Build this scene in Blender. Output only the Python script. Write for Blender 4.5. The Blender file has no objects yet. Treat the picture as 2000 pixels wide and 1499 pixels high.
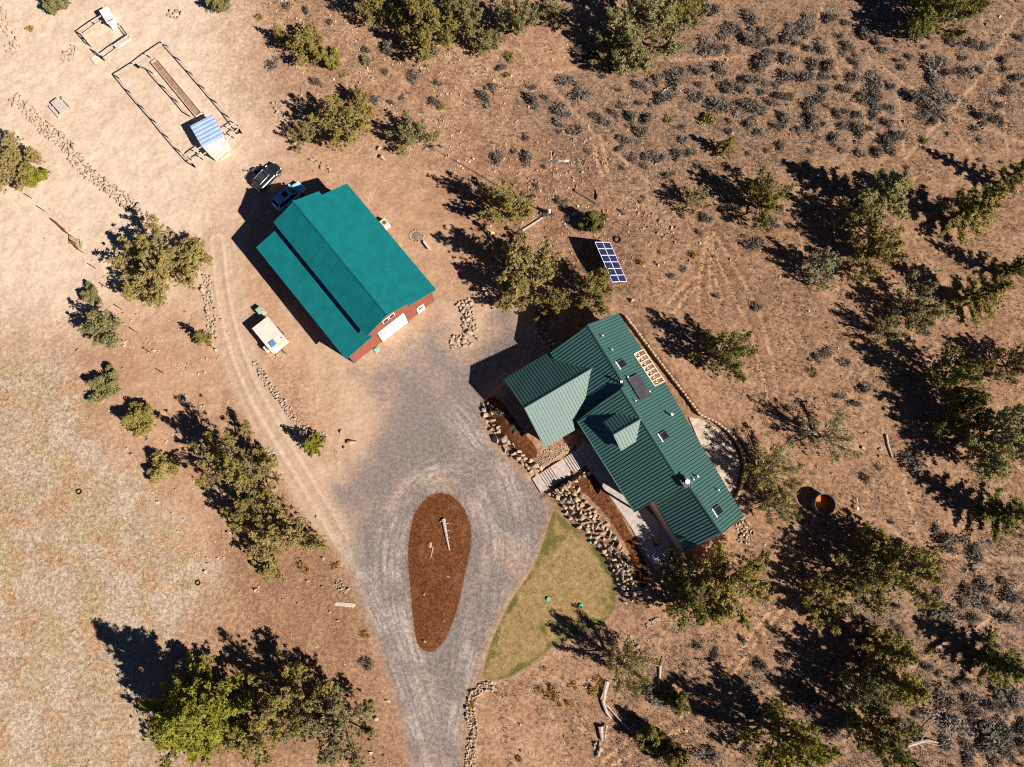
import bpy, bmesh, math, random
import numpy as np
from mathutils import Vector, Matrix, noise as mnoise

# ------------------------------------------------------------------ camera, sky, sun, exposure
SC = bpy.context.scene
COL = SC.collection
F, CH = 1480.0, 100.0                      # focal length in photo pixels, camera height in metres
NAD = (985.0, 1040.0)                      # photo pixel straight below the camera
_d = np.array([NAD[0] - 1000, NAD[1] - 749.5, F]); _d /= np.linalg.norm(_d)
_X = np.array([1, 0, 0.0]); _X = _X - _d * _X.dot(_d); _X /= np.linalg.norm(_X)
_Z = -_d; _Y = np.cross(_Z, _X)
R = np.stack([_X, _Y, _Z]); CAMC = np.array([0, 0, CH])
cam = bpy.data.cameras.new('camera'); cam.sensor_fit = 'HORIZONTAL'; cam.sensor_width = 36
cam.lens = 36 * F / 2000; cam.clip_start = 1; cam.clip_end = 3000
camo = bpy.data.objects.new('camera', cam); COL.objects.link(camo)
_m = Matrix.Identity(4)
for i in range(3):
    _m[i][0] = R[i, 0]; _m[i][1] = -R[i, 1]; _m[i][2] = -R[i, 2]; _m[i][3] = CAMC[i]
camo.matrix_world = _m
SC.camera = camo
SUN_EL, SUN_AZ = math.radians(38.5), math.radians(-31.8)     # azimuth counter-clockwise from +X
sdir = Vector((math.cos(SUN_EL) * math.cos(SUN_AZ), math.cos(SUN_EL) * math.sin(SUN_AZ), math.sin(SUN_EL)))
sl = bpy.data.lights.new('sun', 'SUN'); sl.energy = 5.0; sl.angle = math.radians(0.5); sl.color = (1.0, 0.895, 0.77)
so = bpy.data.objects.new('sun', sl); COL.objects.link(so)
so.rotation_euler = sdir.to_track_quat('Z', 'Y').to_euler(); so.location = (60, -40, 80)
wld = bpy.data.worlds.new('World'); SC.world = wld; wld.use_nodes = True
wn = wld.node_tree; bg = wn.nodes['Background']; sky = wn.nodes.new('ShaderNodeTexSky')
sky.sky_type = 'NISHITA'; sky.sun_disc = False; sky.sun_elevation = SUN_EL
sky.sun_rotation = math.radians(90) - SUN_AZ; sky.altitude = 1500; sky.air_density = 0.32; sky.dust_density = 0.0; sky.ozone_density = 5.0
wn.links.new(sky.outputs[0], bg.inputs[0]); bg.inputs[1].default_value = 0.05
SC.view_settings.view_transform = 'Standard'; SC.view_settings.look = 'None'
SC.view_settings.exposure = 0.78; SC.view_settings.gamma = 1.0; SC.view_settings.use_curve_mapping = False
try:
    SC.cycles.use_denoising = False; SC.cycles.filter_width = 1.1
    SC.cycles.max_bounces = 4; SC.cycles.diffuse_bounces = 2; SC.cycles.glossy_bounces = 2
except Exception:
    pass

rng = random.Random(7)
nrg = np.random.default_rng(11)

# ------------------------------------------------------------------ geometry helpers
def G(px, py, z=0.0):
    """world point at height z seen at photo pixel (px, py)"""
    r = R @ np.array([px - 1000, py - 749.5, F]); t = (z - CH) / r[2]
    return CAMC + r * t
def Gp(px, py, p0, n):
    """world point where the pixel's ray meets a plane"""
    r = R @ np.array([px - 1000, py - 749.5, F]); t = np.dot(p0 - CAMC, n) / np.dot(r, n)
    return CAMC + r * t
def PW(pts, z=0.0):
    return np.array([G(p[0], p[1], z)[:2] for p in pts])
def sdf(P, poly):
    """signed distance, positive inside"""
    x, y = P[:, 0], P[:, 1]; d = np.full(len(P), 1e18); ins = np.zeros(len(P), bool); n = len(poly)
    for i in range(n):
        a = poly[i]; b = poly[(i + 1) % n]; e = b - a
        t = np.clip(((x - a[0]) * e[0] + (y - a[1]) * e[1]) / max(e.dot(e), 1e-9), 0, 1)
        d = np.minimum(d, (x - a[0] - t * e[0]) ** 2 + (y - a[1] - t * e[1]) ** 2)
        if a[1] != b[1]:
            c = (a[1] > y) != (b[1] > y)
            ins ^= c & (x < (b[0] - a[0]) * (y - a[1]) / (b[1] - a[1]) + a[0])
    d = np.sqrt(d)
    return np.where(ins, d, -d)
def pld(P, line):
    """distance to polyline, signed side, length along"""
    best = np.full(len(P), 1e18); side = np.zeros(len(P)); along = np.zeros(len(P)); L = 0.0
    for i in range(len(line) - 1):
        a, b = line[i], line[i + 1]; e = b - a; l = math.hypot(*e)
        t = np.clip(((P - a) @ e) / (l * l), 0, 1); q = P - a - t[:, None] * e
        d = np.hypot(q[:, 0], q[:, 1]); m = d < best
        best[m] = d[m]; side[m] = np.sign(e[0] * q[m, 1] - e[1] * q[m, 0]); along[m] = L + t[m] * l; L += l
    return best, side, along
def sst(x, a, b):
    t = np.clip((x - a) / (b - a), 0, 1); return t * t * (3 - 2 * t)
def smooth_poly(pts, n=3):
    p = np.array(pts, float)
    for _ in range(n):
        q = np.roll(p, -1, 0); p = np.stack([p * .75 + q * .25, p * .25 + q * .75], 1).reshape(-1, 2)
    return p
def smooth_line(pts, n=2):
    p = np.array(pts, float)
    for _ in range(n):
        a, b = p[:-1], p[1:]; q = np.stack([a * .75 + b * .25, a * .25 + b * .75], 1).reshape(-1, 2)
        p = np.vstack([p[:1], q, p[-1:]])
    return p

# ------------------------------------------------------------------ terrain
FOOT = PW([(925, 765), (945, 800), (962, 862), (1000, 905), (1045, 945), (1083, 990), (1120, 1040), (1165, 1090), (1195, 1150), (1215, 1190),
           (1270, 1240), (1340, 1290), (1500, 1360), (2400, 1400), (2400, 150), (1600, 300), (1250, 420), (1080, 500), (960, 590), (905, 680), (900, 730)])
HILL = PW([(1222, 622), (1256, 668), (1290, 713), (1330, 765), (1366, 811), (1400, 828), (1428, 852), (1446, 880), (1453, 912), (1447, 945), (1434, 972),
           (1470, 1040), (1600, 1110), (2400, 1150), (2400, 480), (1280, 560)], 1.5)
WALLMID = PW([(1266, 682), (1290, 713), (1330, 765), (1366, 811), (1400, 828), (1428, 852), (1446, 880), (1453, 912), (1449, 930)], 1.5)
STAIR = PW([(1033, 938), (1053, 922), (1126, 874), (1152, 912), (1135, 925), (1056, 970)], 0.6)
S0 = G(1046, 948, 0)[:2]; S1 = G(1135, 893, 1.5)[:2]
def height(P):
    P = np.atleast_2d(np.asarray(P, float))[:, :2]
    d = sdf(P, FOOT)
    w = 3.0 + 9 * sst(P[:, 1], 17.0, 24.0) + 18 * sst(P[:, 0], 17, 32)
    h = 1.5 * sst(d / w, 0, 1)
    dh = sdf(P, HILL)
    fall = sst(P[:, 0], 20, 34)
    h = h + 0.65 * sst(dh, 0.0, 0.3) * (1 - sst(pld(P, WALLMID)[0], .5, 6))
    u = (S1 - S0) / np.linalg.norm(S1 - S0); s = (P - S0) @ u
    prof = np.clip((s - .9) / (np.linalg.norm(S1 - S0) - 1.2), 0, 1) * 1.5 - .2
    h = np.where(sdf(P, STAIR) > -0.15, np.minimum(h, prof), h)
    h = h + 0.05 * np.sin(P[:, 0] * .31 + 1.3) * np.sin(P[:, 1] * .27) * sst(np.abs(P[:, 0]), 20, 40)
    return h
def P3(px, py):
    z = 0.0
    for _ in range(4):
        g = G(px, py, z); z = float(height([g[:2]])[0])
    g = G(px, py, z)
    return np.array([g[0], g[1], z])

# ------------------------------------------------------------------ node helpers
class NT:
    def __init__(s, name):
        s.m = bpy.data.materials.new(name); s.m.use_nodes = True; s.t = s.m.node_tree
        s.b = s.t.nodes['Principled BSDF']
    def n(s, typ, **kw):
        o = s.t.nodes.new(typ)
        for k, v in kw.items(): setattr(o, k, v)
        return o
    def put(s, sock, v):
        if v is None: return
        if isinstance(v, bpy.types.NodeSocket): s.t.links.new(v, sock)
        else:
            if sock.type == 'RGBA' and len(v) == 3: v = (*v, 1)
            sock.default_value = v
    def noise(s, vec, scale, detail=4, rough=.55, dist=0.0, out=0):
        o = s.n('ShaderNodeTexNoise'); s.put(o.inputs['Vector'], vec); o.inputs['Scale'].default_value = scale
        o.inputs['Detail'].default_value = detail; o.inputs['Roughness'].default_value = rough; o.inputs['Distortion'].default_value = dist
        return o.outputs[out]
    def vor(s, vec, scale, out=0, feat='F1'):
        o = s.n('ShaderNodeTexVoronoi', feature=feat); s.put(o.inputs['Vector'], vec); o.inputs['Scale'].default_value = scale
        return o.outputs[out]
    def mr(s, v, a, b, c=0.0, d=1.0, smooth=True):
        o = s.n('ShaderNodeMapRange'); o.interpolation_type = 'SMOOTHSTEP' if smooth else 'LINEAR'
        s.put(o.inputs[0], v); o.inputs[1].default_value = a; o.inputs[2].default_value = b
        o.inputs[3].default_value = c; o.inputs[4].default_value = d
        return o.outputs[0]
    def math(s, op, a, b=None, c=None):
        o = s.n('ShaderNodeMath', operation=op); s.put(o.inputs[0], a); s.put(o.inputs[1], b)
        if c is not None: s.put(o.inputs[2], c)
        return o.outputs[0]
    def mix(s, f, a, b, mode='MIX'):
        o = s.n('ShaderNodeMix', data_type='RGBA', blend_type=mode)
        s.put(o.inputs[0], f); s.put(o.inputs[6], a); s.put(o.inputs[7], b)
        return o.outputs[2]
    def attr(s, name, out='Fac'):
        o = s.n('ShaderNodeAttribute'); o.attribute_name = name; return o.outputs[out]
    def coord(s, k='Object'):
        return s.n('ShaderNodeTexCoord').outputs[k]
    def rnd(s):
        return s.n('ShaderNodeObjectInfo').outputs['Random']
    def bump(s, h, strength=.5, dist=.05):
        o = s.n('ShaderNodeBump'); o.inputs['Strength'].default_value = strength; o.inputs['Distance'].default_value = dist
        s.put(o.inputs['Height'], h); s.t.links.new(o.outputs[0], s.b.inputs['Normal'])
    def fin(s, col, rough=.8, metal=0.0, spec=.3):
        s.put(s.b.inputs['Base Color'], col); s.put(s.b.inputs['Roughness'], rough); s.put(s.b.inputs['Metallic'], metal)
        s.put(s.b.inputs['Specular IOR Level'], spec)
        return s.m
def simple(name, col, rough=.7, metal=0.0, spec=.3, var=.18, scale=2.0):
    n = NT(name); k = n.noise(n.coord(), scale, 3)
    c = n.mix(n.mr(k, .3, .7), tuple(x * (1 - var) for x in col), tuple(min(1, x * (1 + var)) for x in col))
    return n.fin(c, rough, metal, spec)

# ------------------------------------------------------------------ object helpers
def mesh_np(name, V, Fc, mats=(), smooth=False):
    me = bpy.data.meshes.new(name); me.from_pydata([tuple(v) for v in V], [], [tuple(f) for f in Fc])
    for m in mats: me.materials.append(m)
    if smooth:
        me.polygons.foreach_set('use_smooth', [True] * len(me.polygons))
    me.update(); return me
def tris_mesh(name, T, mats):
    """T: (n,3,3) triangle soup"""
    n = len(T); me = bpy.data.meshes.new(name)
    me.vertices.add(n * 3); me.vertices.foreach_set('co', T.reshape(-1).astype(np.float32))
    me.loops.add(n * 3); me.loops.foreach_set('vertex_index', np.arange(n * 3, dtype=np.int32))
    me.polygons.add(n); me.polygons.foreach_set('loop_start', np.arange(0, n * 3, 3, dtype=np.int32))
    me.polygons.foreach_set('loop_total', np.full(n, 3, np.int32))
    for m in mats: me.materials.append(m)
    me.update(); me.validate(); return me
def ob(name, me, parent=None, loc=None, rot=None, scale=None):
    o = bpy.data.objects.new(name, me); COL.objects.link(o)
    if parent is not None: o.parent = parent
    if loc is not None: o.location = loc
    if rot is not None: o.rotation_euler = rot if hasattr(rot, '__len__') else (0, 0, rot)
    if scale is not None: o.scale = scale if hasattr(scale, '__len__') else (scale,) * 3
    return o
SMALL = []; MARKS = []
def tag(o, label, cat, group=None):
    o['label'] = label; o['category'] = cat
    if group: o['group'] = group
    return o
def empty(name, label, cat, loc, rz=0.0, group=None):
    o = bpy.data.objects.new(name, None); COL.objects.link(o); o.location = loc; o.rotation_euler = (0, 0, rz)
    o.empty_display_size = .3
    return tag(o, label, cat, group)
class MB:
    """collects simple solids into one mesh"""
    def __init__(s): s.V = []; s.F = []
    def add(s, V, Fc):
        k = len(s.V); s.V += [tuple(map(float, v)) for v in V]; s.F += [tuple(i + k for i in f) for f in Fc]; return s
    def box(s, x0, y0, z0, x1, y1, z1):
        return s.add([(x0, y0, z0), (x1, y0, z0), (x1, y1, z0), (x0, y1, z0), (x0, y0, z1), (x1, y0, z1), (x1, y1, z1), (x0, y1, z1)],
                     [(0, 3, 2, 1), (4, 5, 6, 7), (0, 1, 5, 4), (1, 2, 6, 5), (2, 3, 7, 6), (3, 0, 4, 7)])
    def bar(s, a, b, w, h=None, up=(0, 0, 1)):
        a = Vector(a); b = Vector(b); h = h or w; d = (b - a)
        if d.length < 1e-6: return s
        d.normalize(); u = Vector(up)
        if abs(d.dot(u)) > .95: u = Vector((1, 0, 0))
        x = d.cross(u).normalized() * (w / 2); y = x.cross(d).normalized() * (h / 2)
        V = [a - x - y, a + x - y, a + x + y, a - x + y, b - x - y, b + x - y, b + x + y, b - x + y]
        return s.add(V, [(0, 3, 2, 1), (4, 5, 6, 7), (0, 1, 5, 4), (1, 2, 6, 5), (2, 3, 7, 6), (3, 0, 4, 7)])
    def tube(s, pts, rad, n=6):
        pts = [Vector(p) for p in pts]; rad = rad if hasattr(rad, '__len__') else [rad] * len(pts); rings = []
        V = []; Fc = []
        for i, p in enumerate(pts):
            d = (pts[min(i + 1, len(pts) - 1)] - pts[max(i - 1, 0)]).normalized()
            u = Vector((0, 0, 1)) if abs(d.z) < .9 else Vector((1, 0, 0))
            x = d.cross(u).normalized(); y = d.cross(x)
            V += [p + (x * math.cos(t) + y * math.sin(t)) * rad[i] for t in [2 * math.pi * k / n for k in range(n)]]
        for i in range(len(pts) - 1):
            for k in range(n):
                Fc.append((i * n + k, i * n + (k + 1) % n, (i + 1) * n + (k + 1) % n, (i + 1) * n + k))
        Fc.append(tuple(range(n))); Fc.append(tuple((len(pts) - 1) * n + k for k in range(n)))
        return s.add(V, Fc)
    def lathe(s, prof, n=24, c=(0, 0, 0)):
        V = []; Fc = []
        for r, z in prof:
            V += [(c[0] + r * math.cos(2 * math.pi * k / n), c[1] + r * math.sin(2 * math.pi * k / n), c[2] + z) for k in range(n)]
        for i in range(len(prof) - 1):
            for k in range(n):
                Fc.append((i * n + k, i * n + (k + 1) % n, (i + 1) * n + (k + 1) % n, (i + 1) * n + k))
        Fc.append(tuple((len(prof) - 1) * n + k for k in range(n))); Fc.append(tuple(reversed(range(n))))
        return s.add(V, Fc)
    def prism(s, poly, z0, z1):
        n = len(poly); z0 = z0 if hasattr(z0, '__len__') else [z0] * n; z1 = z1 if hasattr(z1, '__len__') else [z1] * n
        V = [(p[0], p[1], z0[i]) for i, p in enumerate(poly)] + [(p[0], p[1], z1[i]) for i, p in enumerate(poly)]
        return s.add(V, [tuple(range(n))[::-1], tuple(range(n, 2 * n))] + [(i, (i + 1) % n, n + (i + 1) % n, n + i) for i in range(n)])
    def mesh(s, name, mat, smooth=False, bevel=0.0):
        me = mesh_np(name, s.V, s.F, [mat] if not isinstance(mat, (list, tuple)) else mat)
        bm = bmesh.new(); bm.from_mesh(me); bmesh.ops.recalc_face_normals(bm, faces=bm.faces)
        if bevel: bmesh.ops.bevel(bm, geom=list(bm.edges), offset=bevel, segments=1, affect='EDGES', clamp_overlap=True)
        bm.to_mesh(me); bm.free()
        if smooth: me.polygons.foreach_set('use_smooth', [True] * len(me.polygons))
        return me
    def build(s, name, mat, parent=None, smooth=False, bevel=0.0, **k):
        return ob(name, s.mesh(name, mat, smooth, bevel), parent, **k)
def copy_tree(o, parent=None):
    c = o.copy(); COL.objects.link(c)
    if parent is not None: c.parent = parent
    for ch in o.children: copy_tree(ch, c)
    return c
# ------------------------------------------------------------------ photo-derived ground zones (all laid on the ground as world polygons)
Z_ROAD = smooth_line([(802, 1530), (775, 1390), (738, 1275), (705, 1190), (675, 1115), (650, 1055), (622, 990), (640, 945), (690, 905), (722, 850),
     (730, 790), (690, 745), (672, 722), (720, 700), (790, 655), (838, 610), (868, 590), (893, 640), (905, 680), (935, 675), (945, 610), (975, 570),
     (1010, 600), (1030, 640), (1085, 690), (1000, 735), (985, 750), (948, 790), (955, 850), (990, 895), (1040, 930), (1062, 955), (1082, 990), (1075, 1025),
     (1061, 1088), (1022, 1140), (992, 1188), (966, 1240), (948, 1290), (940, 1322), (925, 1345), (913, 1385), (908, 1530)], 1)
Z_ISLE = smooth_line([(862, 962), (885, 968), (905, 990), (918, 1020), (922, 1050), (915, 1095), (905, 1135), (896, 1180), (885, 1215), (874, 1243), (857, 1266),
     (840, 1277), (822, 1270), (812, 1250), (806, 1210), (801, 1150), (796, 1090), (798, 1050), (806, 1010), (820, 985), (840, 967), (862, 962)], 1)
Z_LAWN = smooth_line([(1082, 993), (1102, 1014), (1131, 1040), (1160, 1065), (1185, 1095), (1197, 1130), (1204, 1165), (1199, 1192), (1176, 1222),
     (1130, 1240), (1088, 1258), (1045, 1292), (1003, 1320), (975, 1329), (940, 1328), (946, 1300), (956, 1262), (971, 1225), (1001, 1165), (1036, 1120), (1060, 1062), (1075, 1012), (1082, 993)], 1)
Z_BEDA = [(1100, 960), (1125, 940), (1147, 912), (1168, 935), (1204, 990), (1242, 1062), (1268, 1110), (1262, 1150), (1245, 1150), (1232, 1085), (1205, 1035), (1165, 985), (1135, 958)]
Z_BEDB = [(946, 775), (975, 775), (1010, 830), (1046, 873), (1052, 890), (1038, 900), (1005, 885), (975, 850), (955, 810)]
Z_MEAD = [(-200, 640), (60, 690), (130, 720), (160, 790), (190, 860), (260, 930), (330, 990), (360, 1050), (430, 1110), (420, 1180), (330, 1250), (300, 1340), (330, 1460), (330, 1700), (-200, 1700)]
Z_PALE = [(-300, -200), (420, -200), (470, 100), (520, 260), (500, 330), (440, 430), (420, 560), (300, 570), (200, 610), (110, 660), (-300, 660)]
Z_BRUSH = [(1180, 120), (1400, 20), (2300, -200), (2300, 330), (1880, 280), (1600, 320), (1450, 330), (1330, 400), (1100, 330), (1000, 200)]
Z_BRUSHB = [(1720, 1060), (2300, 1000), (2300, 1700), (1700, 1700), (1560, 1480), (1420, 1430), (1500, 1350), (1620, 1250)]
LANES = [[(868, 1540), (850, 1430), (805, 1305), (768, 1180), (762, 1080), (782, 1000), (825, 942), (880, 922), (935, 945), (965, 1005), (975, 1085), (958, 1185), (925, 1290), (893, 1400), (872, 1540)],
         [(1010, 1090), (1004, 1000), (980, 920), (930, 840), (860, 760), (800, 700), (770, 670)],
         [(425, 470), (440, 600), (470, 710), (520, 810), (590, 925), (655, 1030), (722, 1160), (792, 1320), (850, 1540)]]
Z_FADE = [(560, 600), (700, 640), (900, 560), (1030, 560), (1040, 660), (940, 740), (900, 800), (800, 860), (730, 960), (690, 1060), (620, 1010)]
Z_BROWN = [(440, 1000), (560, 960), (640, 1020), (720, 1200), (820, 1520), (300, 1520), (470, 1240), (430, 1120)]
Z_RED = [(900, 250), (1120, 260), (1260, 420), (1230, 560), (1100, 600), (1000, 540), (880, 420)]
RUTS = [[(1385, 455), (1370, 520), (1362, 600)], [(1395, 460), (1385, 540), (1388, 590)], [(1382, 460), (1410, 530), (1440, 600), (1468, 660), (1485, 740), (1500, 830)], [(1395, 455), (1440, 530), (1470, 590), (1490, 650), (1505, 720), (1515, 800)],
    [(1378, 470), (1395, 530), (1408, 590)], [(1360, 545), (1330, 570), (1305, 600)], [(1365, 560), (1340, 585), (1325, 605)], [(1420, 500), (1455, 560), (1485, 620)], [(1165, 285), (1168, 320), (1185, 350)], [(1178, 282), (1190, 310), (1188, 335)],
    [(1540, 1150), (1490, 1212), (1440, 1282), (1405, 1330)], [(1552, 1160), (1502, 1222), (1452, 1292), (1428, 1335)], [(1375, 1380), (1300, 1418), (1235, 1445), (1180, 1490)], [(1385, 1405), (1310, 1440), (1245, 1468), (1200, 1500)]]
TRAILS = [[(1020, 100), (1060, 150), (1160, 260), (1270, 360)], [(1290, 118), (1400, 116), (1470, 112)], [(1065, 145), (1110, 138), (1180, 125)],
    [(1610, 0), (1600, 50), (1580, 85), (1500, 140)], [(1620, 70), (1635, 130), (1660, 180), (1690, 230), (1720, 290)], [(1700, 115), (1770, 165), (1850, 220), (1900, 310)],
    [(1755, 160), (1765, 260), (1768, 300)], [(1770, 310), (1855, 222), (1920, 150), (1960, 80), (1995, 30)], [(1915, 10), (1930, 70), (1960, 190), (1970, 300)],
    [(1855, 222), (1960, 265), (2010, 285)], [(1500, 365), (1560, 440), (1570, 500)], [(1755, 930), (1760, 960), (1775, 1010), (1785, 1060), (1850, 1090), (2010, 1095)],
    [(1720, 1020), (1760, 1060)], [(1890, 1240), (1930, 1205), (1985, 1140)], [(1750, 1330), (1830, 1270), (1850, 1250)], [(1950, 1480), (1975, 1420), (1990, 1340), (2010, 1300)],
    [(1870, 1370), (1900, 1440), (1920, 1500)], 
    [(1160, 270), (1165, 300), (1178, 345)], [(1175, 285), (1185, 330), (1195, 350)]]
TWOTRACK = [[(1540, 1155), (1490, 1220), (1440, 1290), (1410, 1340), (1340, 1400), (1250, 1450), (1180, 1520)]]
PT = lambda pts, z=0.0: PW(pts, z)
W_ROAD = PT(Z_ROAD); W_ISLE = PT(Z_ISLE); W_LAWN = PT(Z_LAWN); W_BEDA = PW(smooth_poly(Z_BEDA, 1), 1.5); W_BEDB = PW(smooth_poly(Z_BEDB, 1), .8)

FX = np.arange(-84, 88.01, .25); FY = np.arange(-36, 86.01, .25)
gx = np.concatenate([[-700, -450, -300, -200, -140, -110, -95], FX, [98, 115, 145, 200, 300, 450, 700]])
gy = np.concatenate([[-600, -400, -250, -150, -90, -60, -45], FY, [95, 110, 140, 200, 300, 450, 700]])
XX, YY = np.meshgrid(gx, gy); P2 = np.stack([XX.ravel(), YY.ravel()], 1)
HZ = height(P2)
def vnoise(P, s, seed):
    r = np.random.default_rng(seed); n = 64; g = r.random((n, n)); x = P[:, 0] / s % n; y = P[:, 1] / s % n
    i = x.astype(int); j = y.astype(int); fx = x - i; fy = y - j; fx = fx * fx * (3 - 2 * fx); fy = fy * fy * (3 - 2 * fy)
    i %= n; j %= n; i1 = (i + 1) % n; j1 = (j + 1) % n
    return (g[i, j] * (1 - fx) + g[i1, j] * fx) * (1 - fy) + (g[i, j1] * (1 - fx) + g[i1, j1] * fx) * fy
sd_road = sdf(P2, W_ROAD); sd_isle = sdf(P2, W_ISLE); sd_lawn = sdf(P2, W_LAWN)
sd_bed = np.maximum(sdf(P2, W_BEDA), sdf(P2, W_BEDB)); sd_mulch = np.maximum(sd_isle, sd_bed)
rough = (vnoise(P2, .5, 1) - .5) * .05 + (vnoise(P2, 1.3, 2) - .5) * .08 + (vnoise(P2, .27, 5) - .5) * .05
calm = np.clip(sst(sd_road, -1.5, .3) + sst(sd_lawn, -.5, .3), 0, 1)
HZ = HZ + rough * (1 - .8 * calm) * np.where(sdf(P2, STAIR) > -.4, 0, 1)
HZ = HZ + .13 * sst(sd_isle, 0, 2.0)
lane_d = np.full(len(P2), 1e9); lane_s = np.zeros(len(P2)); lane_a = np.zeros(len(P2))
for k, L in enumerate(LANES):
    d, s, a = pld(P2, PW(smooth_line(L, 2)))
    m = d < lane_d; lane_d[m] = d[m]; lane_s[m] = (d * s)[m]; lane_a[m] = a[m] + 300 * k
tan_d = pld(P2, PW(smooth_line(LANES[2], 2)))[0]
tan_d = tan_d + 4.5 * (1 - sst(P2[:, 1], -11, 3))
trail = np.full(len(P2), 1e9)
for t in TRAILS: trail = np.minimum(trail, pld(P2, PW(smooth_line(t, 2)))[0])
for t in []: trail = np.minimum(trail, np.abs(pld(P2, PW(smooth_line(t, 2)))[0] - .75))
HZ = HZ - .09 * (1 - sst(trail, .1, .5))
soft = lambda z, a, b: sst(sdf(P2, PW(z)), a, b)
w_fade = soft(Z_FADE, -4, 7); w_brown = soft(Z_BROWN, -4, 5); w_mead = soft(Z_MEAD, -9, 8); w_pale = soft(Z_PALE, -9, 9); w_brush = np.maximum(soft(Z_BRUSH, -4, 6), soft(Z_BRUSHB, -4, 6))
w_red = soft(Z_RED, -4, 5)
yard = np.clip(w_pale + w_fade + (1 - sst(tan_d, 2, 4)) + .6 * sst(sd_road, -.5, .5) + .7 * soft([(150, 560), (430, 560), (470, 800), (420, 1100), (300, 1000), (180, 800)], -4, 4) + .6 * sst(sd_lawn, -.3, .3), 0, 1)
barnyard = soft([(440, 240), (640, 300), (800, 300), (940, 420), (900, 600), (760, 700), (480, 720), (420, 480)], -4, 6)
yard = np.clip(yard + .8 * barnyard, 0, 1)
rough_w = (.62 + .38 * np.maximum(w_brush, .6 * w_mead)) * (1.0 - .68 * yard)
ruts = np.full(len(P2), 1e9)
tw_d = pld(P2, PW(smooth_line(LANES[2], 2)))[0]
ruts = np.minimum(ruts, np.abs(tw_d - .8) + .25 + 3 * (1 - sst(P2[:, 1], -14, 0)) + 4 * sst(P2[:, 1], 44, 50))
for t in RUTS: ruts = np.minimum(ruts, pld(P2, PW(smooth_line(t, 2)))[0])
HZ = HZ - .10 * (1 - sst(ruts, .08, .4)) + .05 * sst(ruts, .3, .5) * (1 - sst(ruts, .5, .9))
w_scrub = np.clip(np.maximum(sst(P2[:, 0], -6, 14) * (1 - .0 * w_brush), .8 * soft([(500, -60), (1100, -60), (1100, 400), (900, 330), (700, 320), (560, 250)], -4, 6)) * (1 - yard), 0, 1)
grain = np.clip(1.0 - .62 * yard + .25 * sst(sd_road, 0, 1) , .3, 1) * (1 - .35 * sst(sd_lawn, -.2, .2))
ATTR = dict(grain=grain, scrub=w_scrub, rut=ruts, east_vignette=sst(P2[:, 0], 2, 24) * (1 - .6 * w_brush), brown=w_brown, red=w_red, rough=rough_w, road=sd_road - 3.2 * w_fade, fade=w_fade, mulch=sd_mulch, lawn=sd_lawn, lane=lane_s, along=lane_a, tan=tan_d, trail=trail, mead=w_mead, pale=w_pale, brush=w_brush)

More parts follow.
